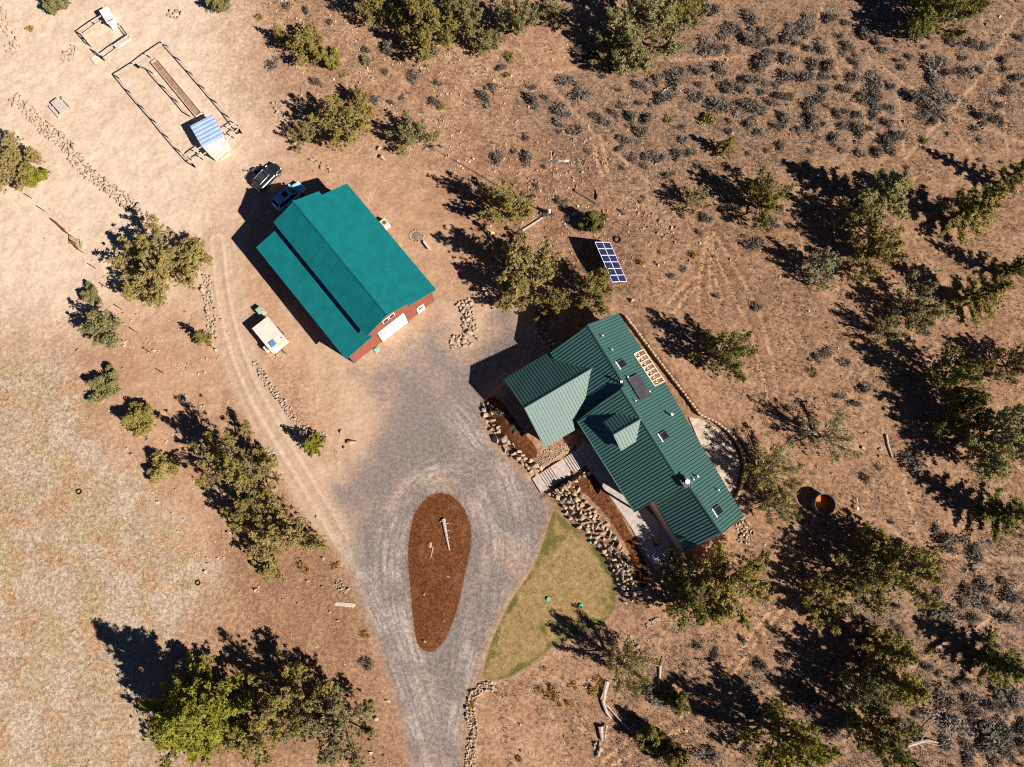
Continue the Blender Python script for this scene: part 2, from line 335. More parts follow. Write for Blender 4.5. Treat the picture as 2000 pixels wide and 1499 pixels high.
def ground_material():
    n = NT('terrain_soil'); c = n.coord('Object')
    big = n.noise(c, .07, 4, .6); mid = n.noise(c, .45, 5, .62); fine = n.noise(c, 3.2, 6, .7); grit = n.noise(c, 11, 3, .7)
    warp = n.math('ADD', n.math('MULTIPLY', n.math('SUBTRACT', n.noise(c, 1.6, 4, .6), .5), 1.1), n.math('MULTIPLY', n.math('SUBTRACT', fine, .5), .5))
    dirt = n.mix(n.mr(big, .35, .65), (.345, .208, .132), (.44, .285, .195))
    dirt = n.mix(n.mr(mid, .42, .68), dirt, (.485, .33, .222))
    dirt = n.mix(n.math('MULTIPLY', n.mr(n.noise(c, .9, 5, .7), .52, .72), .5), dirt, (.26, .155, .095))
    dirt = n.mix(n.math('MULTIPLY', n.attr('brown'), n.mr(n.noise(c, .2, 6, .7), .3, .6, .35, .95)), dirt, (.285, .172, .108))
    dirt = n.mix(n.math('MULTIPLY', n.attr('red'), n.mr(n.noise(c, .35, 6, .7), .38, .58, .1, .8)), dirt, (.255, .138, .088))
    dirt = n.mix(n.math('MULTIPLY', n.mr(n.noise(c, .13, 7, .72), .52, .66), .5), dirt, (.30, .175, .11))
    dirt = n.mix(n.math('MULTIPLY', n.attr('east_vignette'), n.mr(n.noise(c, .1, 5, .65), .3, .6, .45, .8)), dirt, n.mix(n.mr(mid, .35, .65), (.29, .172, .104), (.375, .24, .152)))  # vignetting and light-angle darkening painted into the dirt colour of the right half
    # litter and twigs between the brush
    lit = n.math('MULTIPLY', n.attr('brush'), n.mr(n.noise(c, .45, 6, .72), .38, .60))
    dirt = n.mix(n.math('MULTIPLY', lit, .75), dirt, (.24, .172, .135))
    dirt = n.mix(n.math('MULTIPLY', n.mr(n.vor(c, 1.9), .02, .16, 1, 0), .35), dirt, (.16, .095, .06))
    pale = n.mix(n.mr(mid, .3, .7), (.55, .43, .335), (.65, .53, .43))
    dirt = n.mix(n.math('MULTIPLY', n.attr('pale'), n.mr(big, .2, .55, .75, 1)), dirt, pale)
    # dry meadow
    m1 = n.mix(n.mr(n.noise(c, .22, 7, .75), .42, .60), (.44, .35, .265), (.47, .295, .175))
    m1 = n.mix(n.math('MULTIPLY', n.mr(n.noise(c, .17, 7, .75, 0.6), .48, .60), .75), m1, (.43, .37, .215))
    m1 = n.mix(n.math('MULTIPLY', n.mr(n.noise(n.math('ADD', 3.3, 0.0), .23, 4, .7), 0, 1), 0), m1, (.5, .45, .36)) if False else m1
    m1 = n.mix(n.math('MULTIPLY', n.mr(n.noise(c, .12, 7, .75, 1.0), .46, .58), .85), m1, (.53, .455, .38))
    m1 = n.mix(n.math('MULTIPLY', n.mr(n.noise(c, 2.4, 5, .75), .50, .68), .65), m1, (.25, .185, .11))
    m1 = n.mix(n.math('MULTIPLY', n.mr(n.noise(c, 4.1, 4, .75), .54, .68), .5), m1, (.58, .50, .385))
    mw = n.math('ADD', n.attr('mead'), n.math('MULTIPLY', n.math('SUBTRACT', n.noise(c, .22, 6, .7), .5), 1.6))
    dirt = n.mix(n.mr(mw, .2, .85), dirt, m1)
    mo = n.math('MULTIPLY', n.mr(n.noise(c, .8, 7, .78), .47, .60), n.mr(n.noise(c, .11, 5, .65), .36, .58))
    dirt = n.mix(n.math('MULTIPLY', n.math('MULTIPLY', mo, n.attr('scrub')), .72), dirt, (.205, .132, .092))
    mo2 = n.math('MULTIPLY', n.mr(n.noise(c, 1.7, 6, .78), .54, .66), n.attr('scrub')); dirt = n.mix(n.math('MULTIPLY', mo2, .6), dirt, (.16, .11, .082))
    # worn foot and wheel paths
    td = n.math('ADD', n.attr('trail'), n.math('MULTIPLY', warp, .5))
    dirt = n.mix(n.math('MULTIPLY', n.mr(td, .05, .55, 1, 0), n.mr(n.noise(c, .3, 4, .6), .35, .6, .15, .52)), dirt, (.53, .36, .235))
    ru = n.math('ADD', n.attr('rut'), n.math('MULTIPLY', warp, .3))
    dirt = n.mix(n.math('MULTIPLY', n.mr(ru, .08, .42, 1, 0), .5), dirt, (.50, .325, .20)); dirt = n.mix(n.math('MULTIPLY', n.math('MULTIPLY', n.mr(ru, .35, .6), n.mr(ru, .7, 1.1, 1, 0)), .4), dirt, (.24, .14, .085))
    # packed tan track
    tw = n.math('ADD', n.attr('tan'), n.math('MULTIPLY', warp, .8))
    lv = n.n('ShaderNodeCombineXYZ'); n.put(lv.inputs[0], n.math('ADD', n.math('MULTIPLY', n.attr('lane'), 1.7), n.math('MULTIPLY', warp, .35))); n.put(lv.inputs[1], n.math('MULTIPLY', n.attr('along'), .13))
    streak = n.noise(lv.outputs[0], 1.0, 5, .65); 
    tcol = n.mix(n.mr(streak, .3, .7), (.41, .30, .22), (.50, .375, .285)); tcol = n.mix(n.mr(n.attr('rut'), .28, .75, .75, 0), tcol, (.60, .465, .355))
    dirt = n.mix(n.mr(tw, 2.0, 3.2, .9, 0), dirt, tcol)
    # grey gravel
    lw_ = n.mr(n.math('ABSOLUTE', n.math('ADD', n.attr('lane'), n.math('MULTIPLY', warp, .8))), .6, 3.4, 1, .12)
    gr = n.mix(n.math('MULTIPLY', n.math('MULTIPLY', n.mr(streak, .34, .62), lw_), n.math('MULTIPLY', n.mr(n.noise(c, .22, 4, .6), .38, .62, .12, 1), n.mr(n.attr('fade'), 0, .6, 1, .15))), (.215, .186, .183), (.47, .42, .395))
    gr = n.mix(n.math('MULTIPLY', n.mr(n.noise(c, .12, 5, .65), .5, .66), .6), gr, (.40, .29, .215))
    gr = n.mix(n.math('MULTIPLY', n.mr(n.noise(c, .4, 5, .65), .50, .7), .5), gr, (.20, .178, .180))
    gr = n.mix(n.math('MULTIPLY', n.mr(n.noise(c, 7, 3, .7), .52, .68), .5), gr, (.42, .37, .36))
    gr = n.mix(n.mr(tw, 1.2, 2.6, .62, 0), gr, tcol)
    patch = n.math('SUBTRACT', n.noise(c, .16, 6, .68), .39)
    rd = n.math('ADD', n.attr('road'), n.math('MULTIPLY', warp, 1.6)); rd = n.math('ADD', rd, n.math('MULTIPLY', n.math('MULTIPLY', patch, n.attr('fade')), 15.0))
    sharp = n.mr(rd, -.5, 1.5); wide = n.mr(rd, -3.5, 4.0)
    fm = n.n('ShaderNodeMix'); n.put(fm.inputs[0], n.attr('fade')); n.put(fm.inputs[2], sharp); n.put(fm.inputs[3], wide)
    pale2 = n.mix(n.mr(mid, .3, .7), (.45, .32, .225), (.52, .40, .30))
    dirt = n.mix(n.math('MULTIPLY', n.attr('fade'), .8), dirt, pale2)
    col = n.mix(fm.outputs[0], dirt, gr)
    # lawn
    lw = n.math('ADD', n.attr('lawn'), n.math('MULTIPLY', warp, .22))
    lc = n.mix(n.mr(n.noise(c, 1.3, 6, .75), .35, .65), (.25, .172, .075), (.385, .275, .135))
    gz = n.math('ADD', n.noise(c, .22, 5, .68), n.mr(n.attr('lawn'), 0, 1.4, .16, 0))
    lc = n.mix(n.mr(gz, .56, .68), lc, (.115, .125, .032))
    lc = n.mix(n.math('MULTIPLY', n.mr(fine, .55, .7), .5), lc, (.14, .10, .035))
    col = n.mix(n.mr(lw, -.14, .20), col, lc)
    # bark mulch
    mu = n.math('ADD', n.attr('mulch'), n.math('MULTIPLY', warp, .3))
    mc = n.mix(n.mr(n.noise(c, 4.5, 5, .75), .36, .66), (.085, .030, .012), (.215, .085, .035))
    mc = n.mix(n.math('MULTIPLY', n.mr(mid, .5, .7), .5), mc, (.24, .115, .055))
    col = n.mix(n.mr(mu, -.06, .10), col, mc)
    # grain
    g2 = n.math('ADD', n.math('MULTIPLY', fine, .6), n.math('MULTIPLY', grit, .4))
    col = n.mix(n.math('MULTIPLY', n.attr('rough'), .42), col, n.mix(n.mr(g2, .30, .62), (.50, .48, .46), (1.0, 1.0, 1.0)), 'MULTIPLY')
    ga = n.noise(c, 2.1, 8, .82); gb = n.noise(c, 5.5, 4, .8)
    col = n.mix(n.attr('grain'), col, n.mix(n.mr(ga, .40, .60), (.62, .57, .53), (1.14, 1.14, 1.14)), 'MULTIPLY')
    col = n.mix(n.math('MULTIPLY', n.attr('grain'), .75), col, n.mix(n.mr(gb, .36, .64), (.70, .67, .64), (1.16, 1.16, 1.17)), 'MULTIPLY')
    dk = n.math('MULTIPLY', n.mr(n.noise(c, 1.35, 8, .8), .565, .635), n.mr(n.attr('grain'), .5, .95)); col = n.mix(n.math('MULTIPLY', dk, .55), col, (.135, .092, .066))
    peb = n.mr(n.vor(c, 2.6), .03, .075, 1, 0)
    col = n.mix(n.math('MULTIPLY', peb, .55), col, (.56, .45, .34))
    lump = n.mr(n.noise(c, 1.25, 3, .6), .55, .72); rough_ = n.attr('rough')
    h = n.math('ADD', n.math('MULTIPLY', fine, .22), n.math('MULTIPLY', grit, .12)); h = n.math('ADD', h, n.math('MULTIPLY', mid, 1.2)); h = n.math('ADD', h, n.math('MULTIPLY', n.math('MULTIPLY', lump, n.mr(rough_, .72, .98)), .6))
    n.bump(n.math('MULTIPLY', h, rough_), 1.0, .20)
    return n.fin(col, .95, 0, .1)
M_GROUND = ground_material()

nx, ny = len(gx), len(gy)
ii = np.arange(nx * ny).reshape(ny, nx)
Q = np.stack([ii[:-1, :-1], ii[:-1, 1:], ii[1:, 1:], ii[1:, :-1]], -1).reshape(-1, 4)
fc = lambda a: a[Q].mean(1)
cls = np.zeros(len(Q), int)
cls[fc(sd_road) > .1] = 1; cls[fc(np.where(tan_d < 2.6, 1.0, -1.0) + 0) > 0] = np.where(cls[fc(np.where(tan_d < 2.6, 1.0, -1.0)) > 0] == 0, 2, cls[fc(np.where(tan_d < 2.6, 1.0, -1.0)) > 0])
cls[fc(sd_lawn) > 0] = 3; cls[fc(sd_isle) > 0] = 4; cls[fc(sd_bed) > 0] = 5
cls[(cls == 0) & (fc(w_mead) > .5)] = 6
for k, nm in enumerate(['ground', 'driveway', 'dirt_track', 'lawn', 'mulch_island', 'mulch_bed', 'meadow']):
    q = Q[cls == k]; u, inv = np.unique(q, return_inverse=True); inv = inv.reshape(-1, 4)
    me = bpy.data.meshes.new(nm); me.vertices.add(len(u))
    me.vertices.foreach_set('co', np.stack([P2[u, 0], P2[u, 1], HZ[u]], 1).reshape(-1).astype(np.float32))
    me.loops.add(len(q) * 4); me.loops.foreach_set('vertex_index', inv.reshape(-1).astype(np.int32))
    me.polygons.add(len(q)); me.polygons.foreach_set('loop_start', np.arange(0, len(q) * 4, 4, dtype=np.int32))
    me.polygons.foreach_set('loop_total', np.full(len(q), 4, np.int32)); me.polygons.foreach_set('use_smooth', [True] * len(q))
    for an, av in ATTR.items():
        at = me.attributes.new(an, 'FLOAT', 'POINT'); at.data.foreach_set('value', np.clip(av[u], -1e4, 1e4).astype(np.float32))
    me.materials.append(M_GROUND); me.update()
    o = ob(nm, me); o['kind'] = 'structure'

# ------------------------------------------------------------------ materials
M_TEAL = simple('teal_metal_roof', (.0015, .155, .172), .5, 0, .6, .10, .8)
M_GREEN = simple('green_metal_roof', (.026, .100, .092), .60, 0, 1.0, .06, .5)
M_RED = simple('red_metal_siding', (.27, .085, .058), .55, 0, .3, .08, 1)
M_WHITE = simple('white_paint', (.80, .79, .76), .5, 0, .4, .03, 1)
M_CREAM = simple('cream_paint', (.66, .565, .46), .6, 0, .3, .06, 1)
M_STUCCO = simple('tan_stucco', (.46, .33, .25), .9, 0, .2, .08, 2)
M_DARK = simple('dark_rubber', (.02, .02, .022), .7, 0, .3, .2, 3)
M_TRIM = simple('dark_grey_trim', (.10, .12, .12), .5, 0, .4, .1, 1)
M_GLASS = simple('dark_glass', (.015, .018, .022), .08, 0, .6, .1, 1)
M_CONC = simple('concrete', (.42, .37, .34), .9, 0, .2, .16, 2.2)
M_WOOD = simple('weathered_wood', (.42, .33, .25), .85, 0, .2, .2, 5)
M_GWOOD = simple('silvered_wood', (.52, .46, .42), .85, 0, .2, .2, 5)
M_SOIL = simple('planter_soil', (.30, .19, .135), .95, 0, .1, .3, 3)
M_GALV = simple('galvanised_sky_sheen', (.36, .50, .74), .4, .15, .6, .06, 1)  # bare metal; the sky's reflection is put into the blue base colour
M_STEEL = simple('steel', (.45, .46, .48), .35, .9, .5, .1, 2)
M_CHROME = simple('bright_trim', (.75, .75, .74), .2, .9, .5, .05, 2)
M_BLUE = simple('blue_car_paint', (.25, .62, 1.0), .2, .0, .6, .04, 1)
M_NAVY = simple('black_car_paint', (.014, .020, .035), .25, .1, .6, .1, 1)
M_LIGHT = simple('light_lens', (.8, .78, .7), .15, 0, .6, .05, 1)
M_TAIL = simple('red_lens', (.4, .01, .01), .2, 0, .5, .05, 1)
M_RUST = simple('rusty_orange_metal', (.62, .17, .018), .75, 0, .2, .12, 2)
M_TANK = simple('grey_tank_steel', (.14, .15, .17), .5, .4, .4, .1, 2)
M_PVBLUE = simple('solar_cell_blue', (.008, .018, .10), .18, 0, .6, .15, 3)
M_COLL = simple('black_absorber', (.065, .06, .075), .35, 0, .5, .1, 1)
M_LEDGE = simple('sage_green_plastic', (.27, .42, .31), .6, 0, .3, .06, 1)
M_CAPG = simple('bright_green_plastic', (.05, .55, .32), .5, 0, .3, .06, 1)
M_AQUA = simple('aqua_plastic', (.20, .55, .45), .5, 0, .3, .06, 1)
M_TARP = simple('blue_tarp', (.015, .06, .40), .5, 0, .3, .1, 2)
M_REDPOST = simple('rust_red_post', (.22, .06, .03), .7, 0, .2, .1, 2)
M_YGATE = simple('olive_gate_paint', (.30, .30, .08), .6, 0, .3, .1, 2)
M_MESH = simple('grey_fence_wire', (.35, .33, .32), .6, .5, .3, .1, 2)
def rock_mat():
    n = NT('basalt_and_sandstone'); c = n.coord('Object'); r = n.rnd()
    k = n.n('ShaderNodeValToRGB'); n.put(k.inputs[0], r); e = k.color_ramp.elements
    e[0].position = 0; e[0].color = (.27, .225, .20, 1); e[1].position = 1; e[1].color = (.56, .40, .26, 1)
    for p, cc in ((.25, (.42, .35, .30, 1)), (.5, (.54, .41, .28, 1)), (.75, (.46, .345, .24, 1))):
        x = e.new(p); x.color = cc
    v = n.mix(n.mr(n.noise(c, 3, 5, .7), .35, .7), k.outputs[0], (.33, .27, .22))
    v = n.mix(n.math('MULTIPLY', n.mr(n.noise(c, 9, 4, .7), .5, .7), .5), v, (.17, .13, .11))
    n.bump(n.noise(c, 7, 5, .7), .7, .06); return n.fin(v, .95, 0, .1)
M_ROCK = rock_mat()
def bark_mat(name, a, b):
    n = NT(name); c = n.coord('Object'); v = n.mix(n.mr(n.noise(c, 6, 4, .7), .35, .65), a, b); n.bump(n.noise(c, 14, 4), .6, .03); return n.fin(v, .95, 0, .1)
M_BARK = bark_mat('juniper_bark', (.13, .085, .06), (.27, .20, .15))
M_DEAD = bark_mat('bleached_dead_wood', (.30, .25, .22), (.55, .48, .43))
def leaf_mat(name, a, b, cc):
    n = NT(name); g = n.n('ShaderNodeNewGeometry').outputs['Position']; c = n.coord('Object')
    k = n.noise(c, .8, 3, .6); f = n.noise(c, 3.5, 2, .6)
    v = n.mix(n.mr(k, .38, .62), a, b); v = n.mix(n.math('MULTIPLY', n.mr(f, .5, .72), .8), v, cc)
    v = n.mix(n.mr(n.rnd(), 0, 1, 0, .35, False), v, tuple(x * .7 for x in a))
    m = n.fin(v, .75, 0, .2)
    tr = n.n('ShaderNodeBsdfTranslucent'); n.put(tr.inputs[0], v); mx = n.n('ShaderNodeMixShader'); mx.inputs[0].default_value = .25
    out = n.t.nodes['Material Output']; n.t.links.new(n.b.outputs[0], mx.inputs[1]); n.t.links.new(tr.outputs[0], mx.inputs[2]); n.t.links.new(mx.outputs[0], out.inputs[0])
    return m
LEAF = dict(
    olive=leaf_mat('olive_juniper_foliage', (.26, .222, .062), (.365, .30, .085), (.46, .375, .13)),
    straw=leaf_mat('straw_juniper_foliage', (.31, .25, .09), (.42, .34, .13), (.52, .42, .19)),
    grey=leaf_mat('grey_green_foliage', (.235, .222, .092), (.325, .30, .13), (.42, .38, .19)),
    dark=leaf_mat('dark_green_foliage', (.165, .16, .045), (.245, .225, .058), (.36, .315, .085)),
    lime=leaf_mat('bright_pine_foliage', (.21, .22, .030), (.31, .30, .040), (.42, .385, .07)),
    pale=leaf_mat('pale_sage_foliage', (.34, .335, .20), (.43, .42, .27), (.50, .48, .32)))
M_SAGE = leaf_mat('grey_sagebrush_twigs', (.19, .155, .132), (.275, .235, .205), (.42, .365, .32))
M_SAGED = leaf_mat('dark_sagebrush_twigs', (.135, .118, .10), (.205, .18, .155), (.33, .29, .25))
M_RABBIT = leaf_mat('yellow_rabbitbrush', (.36, .22, .05), (.48, .31, .09), (.58, .42, .16))
M_TUFT = leaf_mat('dry_bunchgrass', (.15, .108, .072), (.24, .17, .11), (.38, .285, .18))
# ------------------------------------------------------------------ roofs
def plane3(a, b, c):
    n = np.cross(b - a, c - a); n /= np.linalg.norm(n)
    return (a, n if n[2] > 0 else -n)
def roof_slope(name, parent, pts, ridge, plane, mat, pitch, seamw, seamh, thick=.12, rest=None):
    """pts: world polygon lying in plane; seams run down the slope from the ridge direction"""
    p0, n = plane; pts = [np.array(p) for p in pts]
    a = ridge - np.dot(ridge, n) * n; a /= np.linalg.norm(a); b = np.cross(n, a)
    mb = MB(); dn = n * thick
    V = [p for p in pts] + [p - dn for p in pts]; k = len(pts)
    mb.add(V, [tuple(range(k)), tuple(range(k, 2 * k))[::-1]] + [(i, (i + 1) % k, k + (i + 1) % k, k + i) for i in range(k)])
    o = mb.build(name, mat, parent)
    L = np.array([((p - p0).dot(a), (p - p0).dot(b)) for p in pts]); s = MB()
    t = L[:, 0].min() + pitch * .5
    while t < L[:, 0].max():
        hits = []
        for i in range(k):
            q, r = L[i], L[(i + 1) % k]
            if (q[0] <= t) != (r[0] <= t): hits.append(q[1] + (t - q[0]) / (r[0] - q[0]) * (r[1] - q[1]))
        hits.sort()
        for i in range(0, len(hits) - 1, 2):
            if hits[i + 1] - hits[i] > .15:
                A = p0 + a * t + b * (hits[i] + .01) + n * (seamh / 2 - .004); B = p0 + a * t + b * (hits[i + 1] - .01) + n * (seamh / 2 - .004)
                s.bar(A, B, seamw, seamh, up=n)
        t += pitch
    if s.V:
        so_ = s.build('standing_seam', mat, o); so_['kind'] = 'stuff'
    return o
def ridge_cap(parent, a, b, mat, w=.34):
    mb = MB(); a = np.array(a); b = np.array(b); d = (b - a) / np.linalg.norm(b - a); x = np.array([-d[1], d[0], 0]) * w / 2
    V = [a + x + [0, 0, -.03], a + [0, 0, .09], a - x + [0, 0, -.03], b + x + [0, 0, -.03], b + [0, 0, .09], b - x + [0, 0, -.03]]
    mb.add(V, [(0, 1, 4, 3), (1, 2, 5, 4), (0, 2, 1), (3, 4, 5), (0, 3, 5, 2)]); return mb.build('ridge_cap', mat, parent)

# ------------------------------------------------------------------ barn
def build_barn():
    b0 = G(693, 709); a0 = G(847.5, 589); w = (a0 - b0)[:2]; Wd = np.linalg.norm(w); w /= Wd; u = np.array([-w[1], w[0]])
    t = empty('barn', 'large workshop barn with bright teal metal roof and red siding', 'barn', (b0[0], b0[1], 0), math.atan2(w[1], w[0]))
    # local: x across the front, y towards the back
    X0, X1, XC0, XC1, XR = -.55, Wd + .62, 3.25, 10.45, 6.98; Y0, Y1 = -.4, 19.25; D = 18.9
    ZE, ZI, ZC, ZR = 4.9, 5.7, 6.85, 8.7
    walls = MB()
    sec = [(0.02, 0), (0.02, 4.75), (XC0 - .1 + .4, 5.65), (XC0 + .4, 6.75), (XR, 8.5), (XC1 - .4, 6.75), (XC1 - .3, 5.65), (Wd - .02, 4.75), (Wd - .02, 0)]
    sec = [(x, z - .12) for x, z in sec]; n = len(sec)
    V = [(x, 0, z) for x, z in sec] + [(x, D, z) for x, z in sec]
    walls.add(V, [tuple(range(n)), tuple(range(n, 2 * n))[::-1]] + [(i, (i + 1) % n, n + (i + 1) % n, n + i) for i in range(n)])
    wo = walls.build('wall', M_RED, t)
    ribs = MB()
    for k in range(int(Wd / .3)):
        x = .18 + k * .3
        if 4.45 < x < 9.1 or 10.7 < x < 12: zlo = 4.5 if x < 9.2 else 2.3
        else: zlo = .02
        ztop = np.interp(x, [0, XC0 + .3, XR, XC1 - .3, Wd], [4.55, 5.4, 7.7, 5.4, 4.55])
        ribs.box(x - .02, -.035, zlo, x + .02, -.003, ztop)
    ro = ribs.build('siding_rib', M_RED, wo); ro['kind'] = 'stuff'
    for x in (0.0, Wd): MB().box(x - .09, -.05, 0, x + .09, .12, 4.7).build('corner_trim', M_TRIM, t)
    P = lambda x, y, z: np.array([x, y, z], float)
    rd = P(0, 1, 0)
    def slope(q): return roof_slope('roof', t, q, rd, plane3(q[0], q[1], q[2]), M_TEAL, .24, .06, .045)
    a = slope([P(XR, Y0 + .1, ZR), P(XR, Y1 + .1, ZR), P(XC0, Y1 + .3, ZC), P(XC0, Y0 + .1, ZC)]); a['label'] = 'upper roof slope facing away from the sun'
    a = slope([P(XR + .002, Y0 + .1, ZR), P(XR + .002, Y1 + .1, ZR), P(XC1, Y1 + .1, ZC), P(XC1, Y0 + .1, ZC)]); a['label'] = 'sunlit upper roof slope'
    a = slope([P(XC0 + .55, Y0, ZI + .05), P(XC0 + .55, Y1, ZI + .05), P(X0, Y1, ZE), P(X0, Y0, ZE)]); a['label'] = 'lower lean-to roof below a dark step'
    a = slope([P(XC1 - .5, Y0, 6.65), P(XC1 - .5, Y1 - .35, 6.65), P(X1, Y1 - .35, ZE), P(X1, Y0, ZE)])
    ridge_cap(t, P(XR, Y0 + .08, ZR + .03), P(XR, Y1 + .12, ZR + .03), M_TEAL, .4)
    dr = MB().box(4.72, -.10, .03, 9.02, -.02, 4.28).build('garage_door', M_WHITE, t)
    MB().box(4.75, -.125, 2.28, 8.99, -.103, 2.40).build('door_rail', M_TRIM, dr)
    for z in (1.1, 3.4): MB().box(4.75, -.108, z, 8.99, -.1025, z + .03).build('door_joint', M_TRIM, dr)
    MB().box(9.04, -.16, 0, 9.14, -.02, 4.35).build('door_jamb', M_TRIM, dr); MB().box(4.6, -.14, 0, 4.70, -.02, 4.35).build('door_jamb', M_RED, dr)
    d2 = MB().box(11.0, -.08, .03, 11.9, -.02, 2.1).build('door', M_WHITE, t)
    MB().box(11.15, -.10, 1.25, 11.75, -.083, 1.85).build('door_window', M_GLASS, d2)
    MB().box(10.86, -.10, 0, 10.98, -.02, 2.22).box(11.92, -.10, 0, 12.04, -.02, 2.22).box(10.86, -.10, 2.13, 12.04, -.02, 2.24).build('door_frame', M_WHITE, d2)
    for x in (6.0, 7.0):
        f = MB().box(x, -.08, 5.9, x + .9, -.02, 7.0).build('window', M_WHITE, t)
        MB().box(x + .1, -.095, 6.0, x + .8, -.083, 6.9).build('pane', M_GLASS, f)
    # rear doors
    MB().box(2.0, D + .02, .05, 5.6, D + .08, 3.3).build('rear_door', M_WHITE, t)
    return t
build_barn()

# ------------------------------------------------------------------ house
def build_house():
    base = P3(1250, 850)
    t = empty('house', 'long house with dark green standing seam metal roof and a garage wing', 'house', (0, 0, 0))
    zR, zE = 8.0, 4.9
    rA = G(1147.5, 634, zR); rE1 = G(1410.5, 1042.5, zR); eR0 = G(1207.5, 611.5, zE)
    PR = plane3(rA, rE1, eR0); rd = rE1 - rA
    q = lambda pl, *pp: [Gp(x, y, *pl) for x, y in pp]
    SE = dict(mat=M_GREEN, pitch=.41, seamw=.05, seamh=.075)
    right = q(PR, (1147.5, 634), (1220, 751), (1213, 758), (1318, 923), (1333, 934), (1346, 948), (1410.5, 1042.5), (1453, 1008.5), (1391, 904), (1387.5, 900),
              (1298, 745), (1277.5, 755.5), (1235, 691.5), (1254, 683), (1207.5, 611.5))
    o = roof_slope('roof', t, right, rd, PR, **SE); o['label'] = 'long sunlit main slope with skylights'
    rAe = Gp(1220, 751, *PR); M0 = Gp(1213, 758, *PR); M1 = Gp(1318, 923, *PR)
    # first left slope
    aL = G(1074.5, 689.5, zE); PA = plane3(rA, rAe, aL)
    aE = aL + (rAe - rA) * 1.06
    roof_slope('roof', t, [rA, rAe + (rAe - rA) * .04 - [0, 0, .02], aE, aL], rd, PA, **SE)
    # middle left slope, higher and shallower, over the porch
    mL0 = G(1128, 822, 5.25); PM = plane3(M0, M1, mL0)
    mid = [M0, M1] + q(PM, (1337, 948), (1240, 1000.5), (1128, 822))
    o = roof_slope('roof', t, mid, rd, PM, **SE); o['label'] = 'shaded porch slope with a dormer'
    # end wing
    rE0 = Gp(1338, 936, *PR); rE0[2] = zR; eL0 = G(1280, 982, zE); PE = plane3(G(1346, 948, zR), rE1, eL0)
    roof_slope('roof', t, q(PE, (1336, 944), (1346, 948), (1410.5, 1042.5), (1338, 1077), (1280, 982), (1276, 975)), rd, PE, **SE)
    # garage
    gz, ge = 6.75, 4.2
    g0 = G(1024, 798, gz); g1 = G(1171, 711.5, gz); gn = G(982, 742.5, ge); gs = G(1063.5, 874.5, ge); gd = g1 - g0
    PN = plane3(g0, g1, gn); PS = plane3(g0, g1, gs)
    g1x = g1 + gd / np.linalg.norm(gd) * .5
    roof_slope('roof', t, [g0, g1x] + q(PN, (1098, 708), (1068, 690.5), (982, 742.5)), gd, PN, **SE)
    o = roof_slope('roof', t, [g0 + [0, 0, .002], g1x] + q(PS, (1158, 764), (1129.5, 837), (1063.5, 874.5)), gd, PS, **SE); o['label'] = 'bright garage slope facing the sun'
    # dormer
    dz = float(Gp(1252, 818.5, *PM)[2]); d0 = G(1198, 850, dz); d1 = Gp(1252, 818.5, *PM); dd = d1 - d0
    dn_ = G(1178, 825, dz - 1.0); ds_ = G(1213, 881.5, dz - 1.0); P1_ = plane3(d0, d1, dn_); P2_ = plane3(d0, d1, ds_)
    dm = dict(SE); dm['pitch'] = .41
    dorm = MB()
    dv = dd / np.linalg.norm(dd); ins = .35
    f0 = d0 + dv * ins; l0 = f0 + (dn_ - d0) * .84; s0 = f0 + (ds_ - d0) * .84
    body = [l0 - [0, 0, .1], f0 - [0, 0, .16], s0 - [0, 0, .1]]
    back = [p + dv * 3.4 for p in body]
    V = [body[0], body[1], body[2], body[2] - [0, 0, 1.5], body[0] - [0, 0, 1.5]]; V += [p + dv * 3.2 for p in V]
    dorm.add(V, [(0, 1, 2, 3, 4), (9, 8, 7, 6, 5), (0, 5, 6, 1), (1, 6, 7, 2), (2, 7, 8, 3), (3, 8, 9, 4), (4, 9, 5, 0)])
    do = dorm.build('dormer', M_STUCCO, t)
    roof_slope('dormer_roof', do, [d0, d1] + q(P1_, (1208, 805), (1178, 825)), dd, P1_, M_GREEN, .41, .05, .075)
    roof_slope('dormer_roof', do, [d0 + [0, 0, .002], d1 + [0, 0, .002]] + q(P2_, (1248.5, 859), (1213, 881.5)), dd, P2_, M_GREEN, .41, .05, .075)
    for a, b in ((rA, rAe), (M0, M1), (rE0, rE1), (g0, g1), (d0, d1)): ridge_cap(t, a + [0, 0, .03], b + [0, 0, .03], M_GREEN)
    # walls
    uu = rd[:2] / np.linalg.norm(rd[:2]); ww = np.array([-uu[1], uu[0]]); og = rA[:2]
    W = lambda a, w_, z: np.array([*(og + uu * a + ww * w_), z])
    def zp(pl, xy): p0, n = pl; return p0[2] - (n[0] * (xy[0] - p0[0]) + n[1] * (xy[1] - p0[1])) / n[2]
    def block(a0, a1, wl, wr, wm, pl, pr, mat=M_STUCCO, zb=-.3):
        mb = MB(); V = []
        for a in (a0, a1):
            for w_, pn in ((wl, pl), (wm, pl if wm < -.5 else pr), (wr, pr)):
                p = W(a, w_, 0); zt = min(zp(pl, p), zp(pr, p)) - .2; V.append((p[0], p[1], zt))
            for w_ in (wr, wl):
                p = W(a, w_, 0); V.append((p[0], p[1], zb))
        mb.add(V, [(0, 1, 2, 3, 4), (9, 8, 7, 6, 5), (0, 5, 6, 1), (1, 6, 7, 2), (2, 7, 8, 3), (3, 8, 9, 4), (4, 9, 5, 0)])
        return mb.build('wall', mat, t)
    block(.55, 9.6, -5.1, 4.1, 0, PA, PR)
    block(9.35, 22.6, -5.6, 3.2, -.9, PM, PR)
    block(22.6, 30.0, -4.5, 2.8, -.1, PE, PR)
    # pergola wall stays back under the open rafters
    ga = gd[:2] / np.linalg.norm(gd[:2]); gb = np.array([-ga[1], ga[0]]); gl = np.linalg.norm(gd[:2])
    mb = MB(); V = []
